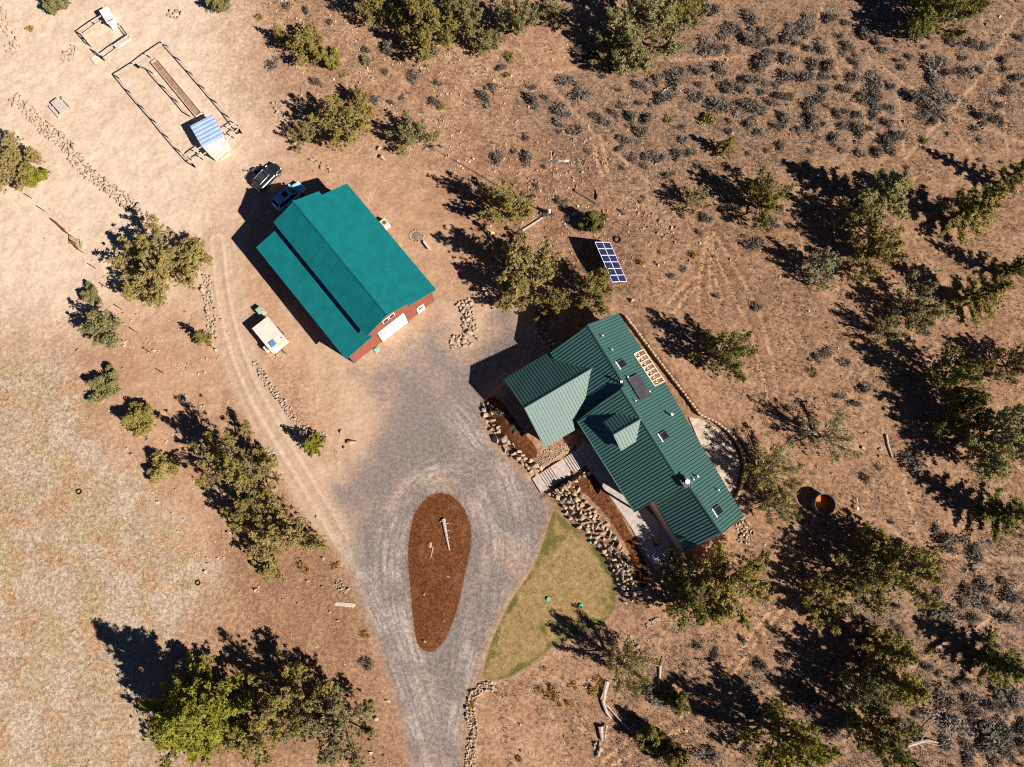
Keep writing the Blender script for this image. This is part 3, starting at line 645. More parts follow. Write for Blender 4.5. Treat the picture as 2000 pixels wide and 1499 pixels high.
    for s_ in (.45, gl + 1.2):
        for off in (4.5, 0, -4.6):
            p = g0[:2] + ga * s_ + gb * off; V.append((p[0], p[1], min(zp(PN, p), zp(PS, p)) - .2))
        for off in (-4.6, 4.5):
            p = g0[:2] + ga * s_ + gb * off; V.append((p[0], p[1], -.3))
    mb.add(V, [(0, 1, 2, 3, 4), (9, 8, 7, 6, 5), (0, 5, 6, 1), (1, 6, 7, 2), (2, 7, 8, 3), (3, 8, 9, 4), (4, 9, 5, 0)])
    mb.build('wall', M_STUCCO, t)
    for s0_ in (2.3, 6.0):
        A = g0[:2] + ga * s0_ + gb * 4.52; B = g0[:2] + ga * (s0_ + 2.7) + gb * 4.52
        MB().bar((*A, 1.75), (*B, 1.75), .08, 2.3).build('garage_door', M_WHITE, t)
    # porch posts and beam
    A = mL0 + (M1 - M0) / np.linalg.norm(M1 - M0) * .5; B = mL0 + (Gp(1240, 1000.5, *PM) - mL0) * .975
    inn = np.array([*(ww * .55), 0]); MB().bar(A + inn - [0, 0, .28], B + inn - [0, 0, .28], .2, .3).build('porch_beam', M_STUCCO, t)
    for k in range(5):
        p = A + (B - A) * k / 4 + inn; MB().bar((p[0], p[1], 1.4), (p[0], p[1], p[2] - .4), .2).build('porch_post', M_STUCCO, t)
    gut = np.array([*(-ww * .06), -.02])
    MB().bar(mL0 + gut, Gp(1240, 1000.5, *PM) + gut, .12, .12).build('gutter', M_GREEN, t)
    # skylights
    nr = PR[1]; ax = rd / np.linalg.norm(rd); bx = np.cross(nr, ax)
    if bx[:2].dot(ww) < 0: bx = -bx
    def on_right(px, py, lift=0.0): return Gp(px, py, *PR) + nr * lift
    for k, (px, py) in enumerate(((1213.5, 711.5), (1296, 852), (1401.5, 998))):
        c = on_right(px, py); hw, hl, H = .48, .62, .2
        def cr(a, b, h): return c + ax * a + bx * b + nr * h
        fr = MB()
        for (a0, b0, a1, b1) in ((-hw, -hl, hw, -hl), (-hw, hl, hw, hl), (-hw, -hl, -hw, hl), (hw, -hl, hw, hl)):
            fr.bar(cr(a0, b0, H / 2), cr(a1, b1, H / 2), .09, H, up=nr)
        s_ = fr.build('skylight', M_TRIM, t)
        g_ = MB(); g_.add([cr(-hw, -hl, .12), cr(hw, -hl, .12), cr(hw, hl, .12), cr(-hw, hl, .12)], [(0, 1, 2, 3)]); g_.build('pane', M_GLASS, s_)
        MB().bar(cr(-hw - .12, -hl - .12, .07), cr(hw + .12, -hl - .12, .07), .16, .12, up=nr).build('flashing', M_WHITE, s_)
    # solar thermal collectors
    for (px, py) in ((1239.5, 746.5), (1252.5, 767.5)):
        c = on_right(px, py, .12); hw, hl = .72, 1.02
        cor = [c + ax * i * hw + bx * j * hl for i, j in ((-1, -1), (1, -1), (1, 1), (-1, 1))]
        mb = MB(); mb.add(cor + [p + nr * .12 for p in cor], [(0, 3, 2, 1), (4, 5, 6, 7), (0, 1, 5, 4), (1, 2, 6, 5), (2, 3, 7, 6), (3, 0, 4, 7)])
        so_ = mb.build('solar_collector', M_COLL, t)
        f_ = MB()
        for i in range(4): f_.bar(cor[i] + nr * .13, cor[(i + 1) % 4] + nr * .13, .05, .06, up=nr)
        f_.build('frame', M_TRIM, so_)
    # vents and chimney
    for px, py, hgt, r_ in ((1176.5, 658, .45, .07), (1195, 685, .45, .07), (1226, 738, .35, .07), (1268.5, 766, .3, .07), (1241, 784, .4, .06), (1310, 812, .9, .12), (1402, 958, .45, .07), (1353.5, 937.5, .4, .07), (1361, 932, .6, .09)):
        c = on_right(px, py); v = MB().tube([c - [0, 0, .1], c + [0, 0, hgt]], r_, 8).build('vent_pipe', M_STEEL, t)
        MB().tube([c + [0, 0, hgt + .004], c + [0, 0, hgt + .09]], r_ * 1.5, 8).build('cap', M_WHITE, v)
    c = Gp(1211.5, 749, *PA); v = MB().tube([c - [0, 0, .1], c + [0, 0, .9]], .11, 8).build('vent_pipe', M_STEEL, t); MB().tube([c + [0, 0, .904], c + [0, 0, 1.0]], .17, 8).build('cap', M_WHITE, v)
    cc = G(1341, 942, 9.0); ch = MB()
    def sq(h, z0, z1): 
        pts = [cc[:2] + uu * i * h + ww * j * h for i, j in ((-1, -1), (1, -1), (1, 1), (-1, 1))]; return pts, z0, z1
    cho = MB().prism(*sq(.5, 5.5, 9.05)).build('chimney', M_STUCCO, t)
    MB().prism(*sq(.6, 9.052, 9.15)).build('cap', M_TRIM, cho)
    MB().tube([(cc[0], cc[1], 9.15), (cc[0], cc[1], 9.5)], .2, 10).build('flue', M_STEEL, cho)
    MB().tube([(cc[0], cc[1], 9.504), (cc[0], cc[1], 9.57)], .3, 10).build('flue_cap', M_WHITE, cho)
    # pergola: open rafters continuing the roof plane
    pc = q(PR, (1237, 692.5), (1278, 755), (1297, 745.5), (1256, 683.5)); pc = [p + nr * .02 for p in pc]
    pg = MB().bar(pc[0], pc[1], .14, .2, up=nr).build('pergola', M_CREAM, t)
    MB().bar(pc[3], pc[2], .16, .22, up=nr).build('outer_beam', M_CREAM, pg)
    MB().bar((pc[0] + pc[3]) / 2 - nr * .15, (pc[1] + pc[2]) / 2 - nr * .15, .1, .16, up=nr).build('middle_beam', M_CREAM, pg)
    for k in range(8):
        a = pc[0] + (pc[1] - pc[0]) * k / 7; b = pc[3] + (pc[2] - pc[3]) * k / 7
        MB().bar(a + nr * .03, b + nr * .03, .11, .18, up=nr).build('rafter', M_CREAM, pg)
        if k < 7:
            a2 = pc[0] + (pc[1] - pc[0]) * (k + .5) / 7; b2 = pc[3] + (pc[2] - pc[3]) * (k + .5) / 7
            m1 = a2 + (b2 - a2) * .42; MB().bar(m1 - nr * .1, m1 + (pc[1] - pc[0]) * .055 - nr * .1, .4, .1, up=nr).build('blocking', M_CREAM, pg)
    return t
build_house()

# ------------------------------------------------------------------ paving: steps, walkway, patio
def paving():
    z0 = 0.02
    L = [np.array(p) for p in ((1053.5, 926), (1126, 879.5))]
    a = G(*L[0], .0)[:2]; b = G(1126, 879.5, 1.5)[:2]; u = (b - a) / np.linalg.norm(b - a); v = np.array([u[1], -u[0]]); tot = np.linalg.norm(b - a); wid = 2.3
    st = empty('stairway', 'broad grey concrete steps climbing from driveway to house walk', 'stairs', (a[0], a[1], 0))
    def slab(nm, s0, s1, zt, zb, par, mat=M_CONC, w0=0.0, w1=wid):
        p = [a + u * s0 + v * w0, a + u * s1 + v * w0, a + u * s1 + v * w1, a + u * s0 + v * w1]
        p = [x - a for x in p]
        return MB().prism(p, zb, zt).build(nm, mat, par)
    slab('landing', -1.15, -.004, .06, -.2, st, w1=2.2)
    s = 0.0; z = 0.06; lower = tot * .285; upper = tot * .66
    n1, n2 = 5, 6
    for k in range(n1):
        z += .13; slab('step', s, s + lower / n1 - .045, z, z - .5, st); slab('riser', s + lower / n1 - .045, s + lower / n1, z - .03, z - .5, st, M_TRIM) if False else None
        s += lower / n1
    z += .13; slab('landing', s, upper - .045, z, z - .6, st); s = upper
    for k in range(n2):
        z += .13; slab('step', s, s + (tot - upper) / n2 - .04, z, z - .6, st); s += (tot - upper) / n2
    wk = [(1126, 879), (1145, 909.5), (1195, 975), (1234, 1032), (1262, 1085), (1281, 1115), (1310, 1100), (1335, 1072), (1300, 1030), (1262, 995), (1180, 880), (1140, 862)]
    o = MB().prism([tuple(G(x, y, 1.6)[:2]) for x, y in wk], 1.0, 1.6).build('walkway', M_CONC); o['kind'] = 'structure'
    pa = [(1366, 818), (1398, 836), (1424, 858), (1440, 884), (1446, 912), (1440, 942), (1428, 968), (1415, 962), (1388, 908), (1360, 850), (1345, 815)]
    o = MB().prism([tuple(G(x, y, 1.6)[:2]) for x, y in pa], 1.0, 1.62).build('patio', simple('cream_flagstone', (.46, .38, .31), .9, 0, .2, .3, 1.1)); o['kind'] = 'structure'
    o = MB().prism([tuple(G(x, y, 1.6)[:2]) for x, y in ((1050, 878), (1068, 868), (1074, 880), (1056, 890))], .6, 1.2).build('concrete_pad', M_CONC); tag(o, 'small concrete pad at the south corner of the garage', 'slab')
paving()
# ------------------------------------------------------------------ stones
def rock_mesh(seed, n=13, sx=1, sy=.8, sz=.6):
    r = random.Random(seed); bm = bmesh.new()
    for _ in range(n):
        v = Vector((r.gauss(0, 1), r.gauss(0, 1), r.gauss(0, 1))).normalized() * r.uniform(.8, 1.05)
        bm.verts.new((v.x * sx, v.y * sy, v.z * sz))
    res = bmesh.ops.convex_hull(bm, input=bm.verts)
    for g in list(res['geom_interior']) + list(res['geom_unused']):
        if isinstance(g, bmesh.types.BMVert) and g.is_valid: bm.verts.remove(g)
    bmesh.ops.bevel(bm, geom=list(bm.edges), offset=.10, segments=1, affect='EDGES', clamp_overlap=True)
    me = bpy.data.meshes.new('stone'); bm.to_mesh(me); bm.free(); me.materials.append(M_ROCK); return me
ROCKS = [rock_mesh(100 + k, 8 + k % 5, 1, .60 + .12 * (k % 4), .62 + .1 * (k % 5)) for k in range(16)]
def put_stone(par, px, py, rpx, name='stone', lift=0.0, flat=1.0, pos=None):
    p = P3(px, py) if pos is None else np.array(pos); r = rpx / 14.2
    o = ob(name, rng.choice(ROCKS), par, None, (rng.uniform(-.25, .25), rng.uniform(-.25, .25), rng.uniform(0, 6.28)), (r * rng.uniform(.85, 1.15), r * rng.uniform(.85, 1.15), r * flat * rng.uniform(.8, 1.2)))
    base = par.location if par is not None else Vector((0, 0, 0))
    o.location = Vector((p[0], p[1], p[2] + r * rng.uniform(.0, .3) * flat + lift)) - base
    return o
def rock_wall(label, line, width, n, r0, r1, lift=0.0, name='rock_wall', cat='rock wall', big=.12):
    L = smooth_line(line, 1); seg = np.hypot(*np.diff(L, axis=0).T); cum = np.concatenate([[0], np.cumsum(seg)])
    p0 = P3(*L[len(L) // 2]); t = empty(name, label, cat, tuple(p0)); placed = []
    tries = 0
    while len(placed) < n and tries < n * 30:
        tries += 1
        s = rng.uniform(0, cum[-1]); i = min(np.searchsorted(cum, s) - 1, len(seg) - 1); i = max(i, 0); f = (s - cum[i]) / seg[i]
        c = L[i] + (L[i + 1] - L[i]) * f; d = (L[i + 1] - L[i]) / seg[i]; off = rng.uniform(-.5, .5) * width
        x, y = c[0] - d[1] * off, c[1] + d[0] * off; r = rng.uniform(r0, r1) * (1.6 if rng.random() < big else 1)
        if any((x - a) ** 2 + (y - b) ** 2 < (.60 * (r + q)) ** 2 for a, b, q in placed): continue
        placed.append((x, y, r)); put_stone(t, x, y, r, lift=lift * max(0, 1 - abs(off) / width * 2))
    return t
def rock_patch(label, poly, n, r0, r1, lift=0.0, name='rock_wall', cat='rock wall'):
    A = np.array(poly, float); lo, hi = A.min(0), A.max(0); c = A.mean(0); t = empty(name, label, cat, tuple(P3(*c))); placed = []; tries = 0
    while len(placed) < n and tries < n * 60:
        tries += 1; x = rng.uniform(lo[0], hi[0]); y = rng.uniform(lo[1], hi[1]); r = rng.uniform(r0, r1) * (1.35 if rng.random() < .2 else 1)
        if sdf(np.array([[x, y]]), A)[0] < 0: continue
        if any((x - a) ** 2 + (y - b) ** 2 < (.64 * (r + q)) ** 2 for a, b, q in placed): continue
        placed.append((x, y, r)); put_stone(t, x, y, r, lift=lift)
    return t
rock_wall('long low row of loose rocks beside the pale parking area', [(28, 190), (60, 222), (92, 254), (128, 280), (150, 312), (176, 342), (206, 364), (232, 383), (252, 398), (272, 420), (290, 436)], 24, 290, 3.4, 7.0)
rock_wall('short curved stack of brown rocks below the spreading juniper', [(407, 540), (404, 575), (412, 612), (414, 662)], 17, 85, 3.4, 6.2)
rock_wall('thin rock border along the inner edge of the dirt track', [(499, 708), (520, 745), (545, 777), (566, 806), (590, 834), (614, 848), (637, 856)], 13, 120, 2.8, 5.2)
rock_wall('rock pile bank between the barn yard and the upper drive', [(903, 588), (914, 610), (917, 640), (925, 658), (908, 666), (880, 671)], 27, 115, 3.6, 7.0)
rock_wall('boulder edging around the planted bed beside the garage', [(950, 785), (958, 826), (978, 858), (1001, 884), (1028, 902), (1052, 922)], 18, 62, 5.5, 9.5, .1)
rock_patch('large boulder retaining wall between the lawn and the house bed', [(1084, 958), (1102, 946), (1130, 956), (1150, 985), (1178, 1018), (1205, 1050), (1222, 1085), (1236, 1128), (1243, 1172), (1222, 1178), (1207, 1140), (1190, 1095), (1160, 1058), (1130, 1034), (1098, 990)], 270, 4.6, 8.6, .05)
rock_wall('dark rock border beside the driveway mouth at the bottom', [(962, 1340), (938, 1342), (922, 1362), (918, 1392), (925, 1425), (921, 1462), (915, 1510)], 17, 190, 2.9, 5.6)
rock_wall('heap of tan rocks at the far end of the house', [(1430, 982), (1452, 1000), (1440, 1020), (1466, 1040), (1450, 1062)], 24, 50, 3.2, 6.0, name='rock_pile', cat='rock pile')
rock_wall('shaded boulders beside the upper corner of the house', [(1050, 632), (1062, 655), (1078, 678)], 22, 22, 4, 7, name='rock_pile', cat='rock pile')
rock_wall('scattered pale rocks at the top left corner', [(5, 15), (8, 48), (24, 72), (36, 90), (14, 100)], 20, 34, 3, 6, name='rock_pile', cat='rock pile')
rock_wall('heap of sandstone slabs near the top edge', [(328, 26), (345, 32), (356, 22)], 14, 14, 4, 7, name='rock_pile', cat='rock pile')
rock_wall('mound of rubble and brush beside the small pen', [(122, 118), (136, 105), (148, 92)], 16, 22, 2.6, 5, name='rock_pile', cat='rock pile')
rock_wall('line of boulders set between steps and planted bed', [(1070, 970), (1090, 960), (1112, 946), (1134, 932), (1150, 922)], 7, 15, 4.5, 7, .15, name='rock_pile', cat='rock pile')
rock_patch('bed of river stones between the garage and the steps', [(1048, 893), (1066, 880), (1098, 860), (1122, 874), (1096, 892), (1060, 912)], 150, 1.3, 2.6, name='stone_bed', cat='stone bed')
rock_wall('rocky outcrop below the juniper trees near the SUV', [(536, 198), (548, 222), (555, 238), (565, 250)], 14, 12, 3, 7, name='rock_pile', cat='rock pile')
rock_wall('rocks cluster on the bare bank above the barn', [(608, 310), (622, 318), (640, 330), (648, 335)], 10, 12, 3, 6, name='rock_pile', cat='rock pile')
rock_wall('stones around the driftwood at the bottom', [(1160, 1448), (1170, 1462), (1166, 1478)], 12, 9, 4, 9, name='rock_pile', cat='rock pile')
rock_wall('rubble of small stones at the left verge of the driveway', [(655, 1135), (668, 1150), (676, 1158)], 16, 26, 1.8, 4, name='rock_pile', cat='rock pile')
rock_wall('stones uphill of the lawn tree', [(1225, 1245), (1238, 1262), (1245, 1285)], 16, 16, 2.5, 5.5, name='rock_pile', cat='rock pile')
rock_wall('pale rock ledge below the big tree beside the house', [(1262, 1222), (1280, 1214), (1292, 1208)], 8, 12, 2.5, 5, name='rock_pile', cat='rock pile')
rock_wall('jumble of small rocks on the slope above the solar array', [(1255, 405), (1280, 440), (1300, 450), (1320, 455)], 30, 34, 1.6, 3.6, name='rock_pile', cat='rock pile')
rock_wall('stones strewn around the wind turbine mast', [(1040, 300), (1065, 345), (1055, 385), (1040, 420)], 60, 36, 1.6, 3.8, name='rock_pile', cat='rock pile')
# fire ring
fr = empty('fire_ring', 'stone fire ring with ash on the bare yard', 'fire ring', tuple(P3(814, 462)))
for k in range(14):
    t_ = 2 * math.pi * k / 14; put_stone(fr, 814 + 14 * math.cos(t_), 461 + 11 * math.sin(t_), 3.2)
ash = MB().lathe([(.75, .0), (.55, .06), (.1, .08)], 12).build('ash', simple('wood_ash', (.20, .16, .13), .95, 0, .1, .3, 4), fr, loc=(0, 0, .01))
# block walls by the path
def block_wall(label, line, step, h, z):
    L = PW(smooth_line(line, 2), z); seg = np.hypot(*np.diff(L, axis=0).T); cum = np.concatenate([[0], np.cumsum(seg)])
    p0 = L[len(L) // 2]; t = empty('block_wall', label, 'garden wall', (p0[0], p0[1], 1.5)); me = MB().box(-.2, -.15, -.5, .2, .15, .12).mesh('block', M_ROCK2, bevel=.03)
    s = 0
    while s < cum[-1]:
        i = max(0, min(np.searchsorted(cum, s) - 1, len(seg) - 1)); f = (s - cum[i]) / seg[i]; c = L[i] + (L[i + 1] - L[i]) * f; d = (L[i + 1] - L[i]) / seg[i]
        ob('block', me, t, (c[0] - p0[0] + rng.uniform(-.03, .03), c[1] - p0[1] + rng.uniform(-.03, .03), z - 1.5 + .62 + rng.uniform(-.06, .05)), (rng.uniform(-.05, .05), rng.uniform(-.05, .05), math.atan2(d[1], d[0]) + rng.uniform(-.12, .12)), (step / .45 * rng.uniform(.8, 1.0), rng.uniform(.7, 1.0), 1))
        s += step
    return t
M_ROCK2 = simple('pale_wall_block', (.52, .40, .28), .95, 0, .1, .2, 3)
block_wall('straight wall of pale blocks along the path behind the house', [(1222, 621), (1256, 667), (1290, 712), (1330, 764), (1364, 809)], .5, .5, 1.5)
block_wall('curved block wall around the shaded back patio', [(1368, 813), (1400, 827), (1430, 852), (1448, 880), (1455, 912), (1449, 946), (1436, 974)], .5, .5, 1.5)
# loose boulders
def boulder(px, py, r, label, group=None, flat=1.0):
    o = put_stone(None, px, py, r, 'boulder', flat=flat); tag(o, label, 'boulder', group)
    if group and 'mulch' not in group: SMALL.append((o, px, py, 'loose stone'))
    return o
boulder(687, 865, 12, 'biggest dark boulder where the driveway meets the bare bank', flat=.9)
boulder(665, 842, 6.5, 'round grey boulder uphill of the biggest dark boulder', flat=.9)
boulder(674, 876, 5, 'small pale stone touching the biggest dark boulder')
boulder(655, 886, 7, 'tan stone between yellow-green juniper and biggest dark boulder')
boulder(841, 1064, 7.5, 'round tan stone lying on the mulch island')
for x, y in ((828, 1161), (864, 1213), (830, 1253), (875, 1127)): boulder(x, y, 4.5, 'small pale stone half sunk in the mulch island', 'stones in the mulch island')
boulder(741, 292, 7, 'flat grey boulder below the round juniper above the barn'); boulder(747, 310, 8, 'cracked sandstone boulder on the yard edge above the barn')
boulder(523, 942, 5, 'lone grey stone beside the dirt track'); 
for x, y, r in ((1685, 876, 8), (1720, 878, 6), (1717, 892, 4)): boulder(x, y, r, 'dark boulder on the bare patch above the orange tank', 'dark boulders above the tank')
for x, y, r in ((152, 685, 5), (240, 721, 4), (363, 611, 4), (289, 860, 4), (258, 888, 4.5), (248, 876, 3.5), (290, 690, 3), (282, 682, 3.5), (203, 542, 3.5), (88, 467, 3.5), (98, 410, 3.5), (207, 512, 3)): boulder(x, y, r, 'loose stone lying on the bare slope at the left', 'loose stones on the left slope')
for x, y, r in ((758, 1370, 5.5), (735, 1404, 5), (618, 1010, 4), (612, 1068, 5), (632, 1090, 5), (640, 1100, 5), (605, 1050, 3.5), (660, 1213, 4), (553, 1171, 3.5), (630, 1146, 4), (645, 1195, 3.5), (600, 1135, 4)): boulder(x, y, r, 'loose stone on the verge left of the driveway', 'loose stones left of the driveway')
for x, y, r in ((1185, 1435, 4), (1080, 1310, 3), (1018, 1338, 3), (1300, 1285, 4), (1183, 1338, 4), (1340, 1427, 4), (1241, 1290, 4.5)): boulder(x, y, r, 'loose stone on the bare ground below the lawn', 'loose stones below the lawn')
wr = boulder(675, 1182, 17, 'broad white rock slab at the left edge of the driveway', flat=.25); wr.data = wr.data.copy(); wr.data.materials.clear(); wr.data.materials.append(simple('white_quartz', (.50, .42, .37), .9, 0, .2, .15, 3)); wr.scale = (1.7, .6, .14); wr.rotation_euler = (0, 0, -.1)
for k in range(40):
    x = rng.uniform(1000, 1420); y = rng.uniform(230, 560)
    if sdf(PW([(x, y)]), PW(Z_ROAD))[0] > -1: continue
    boulder(x, y, rng.uniform(2.2, 5), 'pale stone among low brush on the slope around the turbine', 'stones on the turbine slope')
for k in range(34):
    x = rng.uniform(520, 1000); y = rng.uniform(20, 340); boulder(x, y, rng.uniform(1.6, 3.6), 'small stone on the open slope above the barn', 'stones on the slope above the barn')

# ------------------------------------------------------------------ foliage generators
def clump_tris(c, rad, n, leaf, rs, flat=.8):
    d = rs.normal(size=(n, 3)); d /= np.linalg.norm(d, axis=1)[:, None]
    p = c + d * rad * (rs.random((n, 1)) ** .45) * [1, 1, flat]
    nn = rs.normal(size=(n, 3)) * .75 + d; nn[:, 2] += .35; nn /= np.linalg.norm(nn, axis=1)[:, None]
    a = rs.normal(size=(n, 3)); a -= nn * (a * nn).sum(1)[:, None]; a /= np.linalg.norm(a, axis=1)[:, None]; b = np.cross(nn, a)
    s = leaf * rs.uniform(.6, 1.4, (n, 1))
    return np.stack([p - b * s * .55, p + b * s * .55, p + a * s * 1.3], 1)
def make_tree(seed, style, Rr, H, dens, lobes=5, leaf=.125, crad=.42, base=.12):
    """unit-free: returns (trunk mesh, crown mesh) with crown radius Rr and height H"""
    rs = np.random.default_rng(seed); r = random.Random(seed); tb = MB(); T = []
    lean = np.array([r.uniform(-.06, .06) * H, r.uniform(-.06, .06) * H])
    tr = .035 * H + .05
    tp = [(0, 0, -.4)] + [(lean[0] * f + r.uniform(-.03, .03) * Rr, lean[1] * f + r.uniform(-.03, .03) * Rr, H * f * .9) for f in (.12, .3, .5, .75, 1)]
    tb.tube(tp, [tr * 1.25, tr, tr * .8, tr * .6, tr * .35, tr * .1], 7)
    C = []
    if style == 'cone':
        nb = int(34 * dens)
        for k in range(nb):
            f = base + (1 - base) * (k + r.random()) / nb; rad = Rr * (1 - f) ** .75 * r.uniform(.65, 1.12) + .12; t = k * 2.4 + r.uniform(-.5, .5)
            z = f * H; e = np.array([math.cos(t) * rad + lean[0] * f, math.sin(t) * rad + lean[1] * f, z - rad * .12])
            s = np.array([lean[0] * f, lean[1] * f, z - rad * .25]); tb.tube([s, e], [tr * .3 * (1 - f) + .015, .012], 4)
            m = max(3, int(rad / crad * 3.0))
            for j in range(m):
                g = (j + .8) / m; p = s + (e - s) * g + rs.normal(size=3) * crad * .45 * (.4 + g); C.append((p, crad * r.uniform(.6, 1.1) * (.75 + .25 * (1 - f))))
        for j in range(4): C.append((np.array([lean[0], lean[1], H * (.9 + .035 * j)]), crad * .45))
    else:
        cen = []
        for k in range(lobes):
            t = k * 2.39996 + r.uniform(-.5, .5); q = math.sqrt((k + .3) / lobes) * r.uniform(.60, 1.02)
            zc = H * max(.2, (.86 - .58 * q) * r.uniform(.72, 1.08)); lr = Rr * r.uniform(.17, .33) * (1.1 if k < 3 else 1)
            cen.append((np.array([math.cos(t) * Rr * q + lean[0] * .6, math.sin(t) * Rr * q + lean[1] * .6, zc]), lr, q, t))
        for c, lr, q, t in cen:
            s = np.array([lean[0] * .3, lean[1] * .3, max(.15, c[2] * r.uniform(.2, .5))]); mpt = s + (c - s) * .55 + np.array([0, 0, -.08 * H]) * r.random()
            tb.tube([s, mpt, c], [tr * .55, tr * .35, tr * .12], 5)
            e = np.array([math.cos(t) * (q + .15), math.sin(t) * (q + .15), .75]); e /= np.linalg.norm(e); zs = H / (2.0 * Rr)
            nn = int(dens * 58 * (lr / 1.1) ** 1.4) + 8
            for j in range(nn):
                g = r.uniform(-1, 1.7); w_ = rs.normal(size=3) * lr * .56 * (1.05 - .52 * max(0, g)); o_ = e * g * lr * 1.05 + w_; o_[2] *= .75 + .5 * zs
                p = c + o_
                if p[2] < .25: p[2] = .25 + r.random() * .3
                C.append((p, crad * r.uniform(.5, 1.15)))
                if style == 'sparse' or j % 3 == 0: tb.tube([c - e * lr * .6, c + (p - c) * .55 + rs.normal(size=3) * .08, p], [.045, .028, .012], 3)
    per = 26
    for p, cr in C: T.append(clump_tris(p, cr, per, leaf, rs))
    return tb, np.concatenate(T)
PROTO = {}
def proto(key, *a, bark=M_BARK, **k):
    tb, T = make_tree(*a, **k); PROTO[key] = (tb.mesh('trunk', bark), tris_mesh('crown', T, [LEAF['olive']]), a[2], a[3])
for k in range(5): proto(('full', k), 20 + k, 'round', 4.0, 7.0, 1.02, lobes=13 + k, crad=.24)
for k in range(4): proto(('sparse', k), 40 + k, 'sparse', 4.0, 7.5, .62, lobes=12 + k, crad=.24)
for k in range(3): proto(('cone', k), 60 + k, 'cone', 3.2, 9.5, 1.25, crad=.27)
for k in range(2): proto(('pine', k), 70 + k, 'cone', 5.0, 13.0, 2.4, crad=.44, leaf=.17, base=.10)
for k in range(4): proto(('small', k), 80 + k, 'round', 1.6, 2.6, 5.0, lobes=9, leaf=.11, crad=.28)
proto(('dead', 0), 90, 'sparse', 4.0, 6.5, .22, lobes=11, bark=M_DEAD)
proto(('wispy', 0), 95, 'sparse', 4.0, 7.0, .45, lobes=12, bark=M_DEAD)
def tree(px, py, rpx, h, kind, leaf, label, name='juniper_tree', idx=None, zf=.5, group=None, cat='tree'):
    """px, py: where the crown's centre shows; the trunk stands below it on the ground"""
    ks = [k for k in PROTO if k[0] == kind]; key = ks[(idx if idx is not None else rng.randrange(99)) % len(ks)]
    tm, cm, R0, H0 = PROTO[key]; z = 1.0
    for _ in range(3):
        g = G(px, py, z + h * zf); z = float(height([g[:2]])[0])
    t = empty(name, label, cat, (g[0], g[1], z), rng.uniform(0, 6.28), group)
    s = rpx / 14.2 / R0; t.scale = (s * rng.uniform(.9, 1.1), s * rng.uniform(.9, 1.1), h / H0)
    ob('trunk', tm, t); c = ob('crown', cm, t); c.material_slots[0].link = 'OBJECT'; c.material_slots[0].material = LEAF[leaf]
    TREES.append((px, py, rpx)); MARKS.append((px, py, 'the ' + label)); return t
TREES = []
tree(18, 322, 52, 5, 'full', 'straw', 'wide yellowish juniper at the far left edge'); tree(63, 345, 24, 2.8, 'small', 'lime', 'small bright green juniper beside the yellowish one at the left edge')
tree(312, 512, 82, 6.6, 'full', 'straw', 'broad spreading straw-coloured juniper by the yard bend', idx=1); tree(275, 545, 48, 4.2, 'sparse', 'straw', 'low thin juniper growing at the left flank of the broad spreading one')
tree(368, 505, 42, 4.6, 'full', 'straw', 'yellowish juniper crowding the right flank of the broad spreading one', idx=2)
tree(200, 645, 38, 5, 'full', 'grey', 'rounded grey-green juniper alone on the left slope'); tree(391, 660, 22, 4, 'cone', 'olive', 'little golden conical juniper at the foot of the short rock stack')
tree(176, 578, 19, 1.8, 'small', 'grey', 'stunted juniper with grey deadwood uphill of the rounded grey-green one'); tree(209, 754, 30, 2.2, 'small', 'grey', 'low dark juniper bush beside the meadow, highest of three')
tree(272, 816, 28, 2.6, 'small', 'olive', 'low juniper bush between the meadow and the tall shadowed trees'); tree(316, 914, 26, 2.3, 'small', 'straw', 'sparse low juniper bush just left of the tall pair by the track')
tree(610, 866, 27, 4.2, 'cone', 'lime', 'small yellow-green juniper at the end of the thin rock border')
tree(452, 905, 62, 9.5, 'sparse', 'olive', 'tall open juniper casting a lacy shadow beside the dirt track', idx=0); tree(505, 925, 45, 7, 'sparse', 'straw', 'thin juniper close to the track beside the tall open one', idx=1)
tree(545, 1040, 58, 6.5, 'full', 'straw', 'dense juniper near the middle of the track', idx=3); tree(480, 1000, 42, 7, 'sparse', 'olive', 'ragged juniper standing in the shadow between two bigger track trees'); tree(525, 1112, 24, 2, 'small', 'straw', 'scrubby juniper below the dense one by the track')
tree(395, 1395, 92, 14, 'pine', 'lime', 'huge bright green conifer at the bottom left', 'conifer_tree', idx=0, zf=.36); tree(340, 1425, 48, 8, 'full', 'lime', 'bushy green tree clinging to the left side of the huge conifer', 'conifer_tree')
tree(552, 1372, 72, 9, 'sparse', 'olive', 'tall olive juniper between the huge conifer and the greyish one', idx=2); tree(500, 1440, 45, 5.5, 'full', 'straw', 'low yellowish juniper at the bottom under the tall olive one')
tree(655, 1415, 66, 8, 'sparse', 'grey', 'thin grey-green juniper with bare limbs nearest the driveway mouth', idx=1)
tree(602, 88, 38, 5, 'full', 'olive', 'full yellow-green juniper on the slope above the SUV'); tree(546, 66, 20, 4, 'cone', 'olive', 'slim juniper just left of the full yellow-green one on the slope'); tree(650, 116, 22, 2.6, 'small', 'olive', 'low juniper touching the right of the full yellow-green one')
tree(675, 235, 56, 7.2, 'full', 'olive', 'largest juniper between barn and slope, tall and irregular', idx=0); tree(592, 262, 27, 3.6, 'sparse', 'straw', 'thin straw juniper by the rocky outcrop near the SUV'); tree(700, 190, 24, 4, 'sparse', 'straw', 'wispy juniper behind the largest one above the barn')
tree(806, 258, 38, 5.2, 'full', 'grey', 'round juniper with greyish top standing alone above the barn', idx=3)
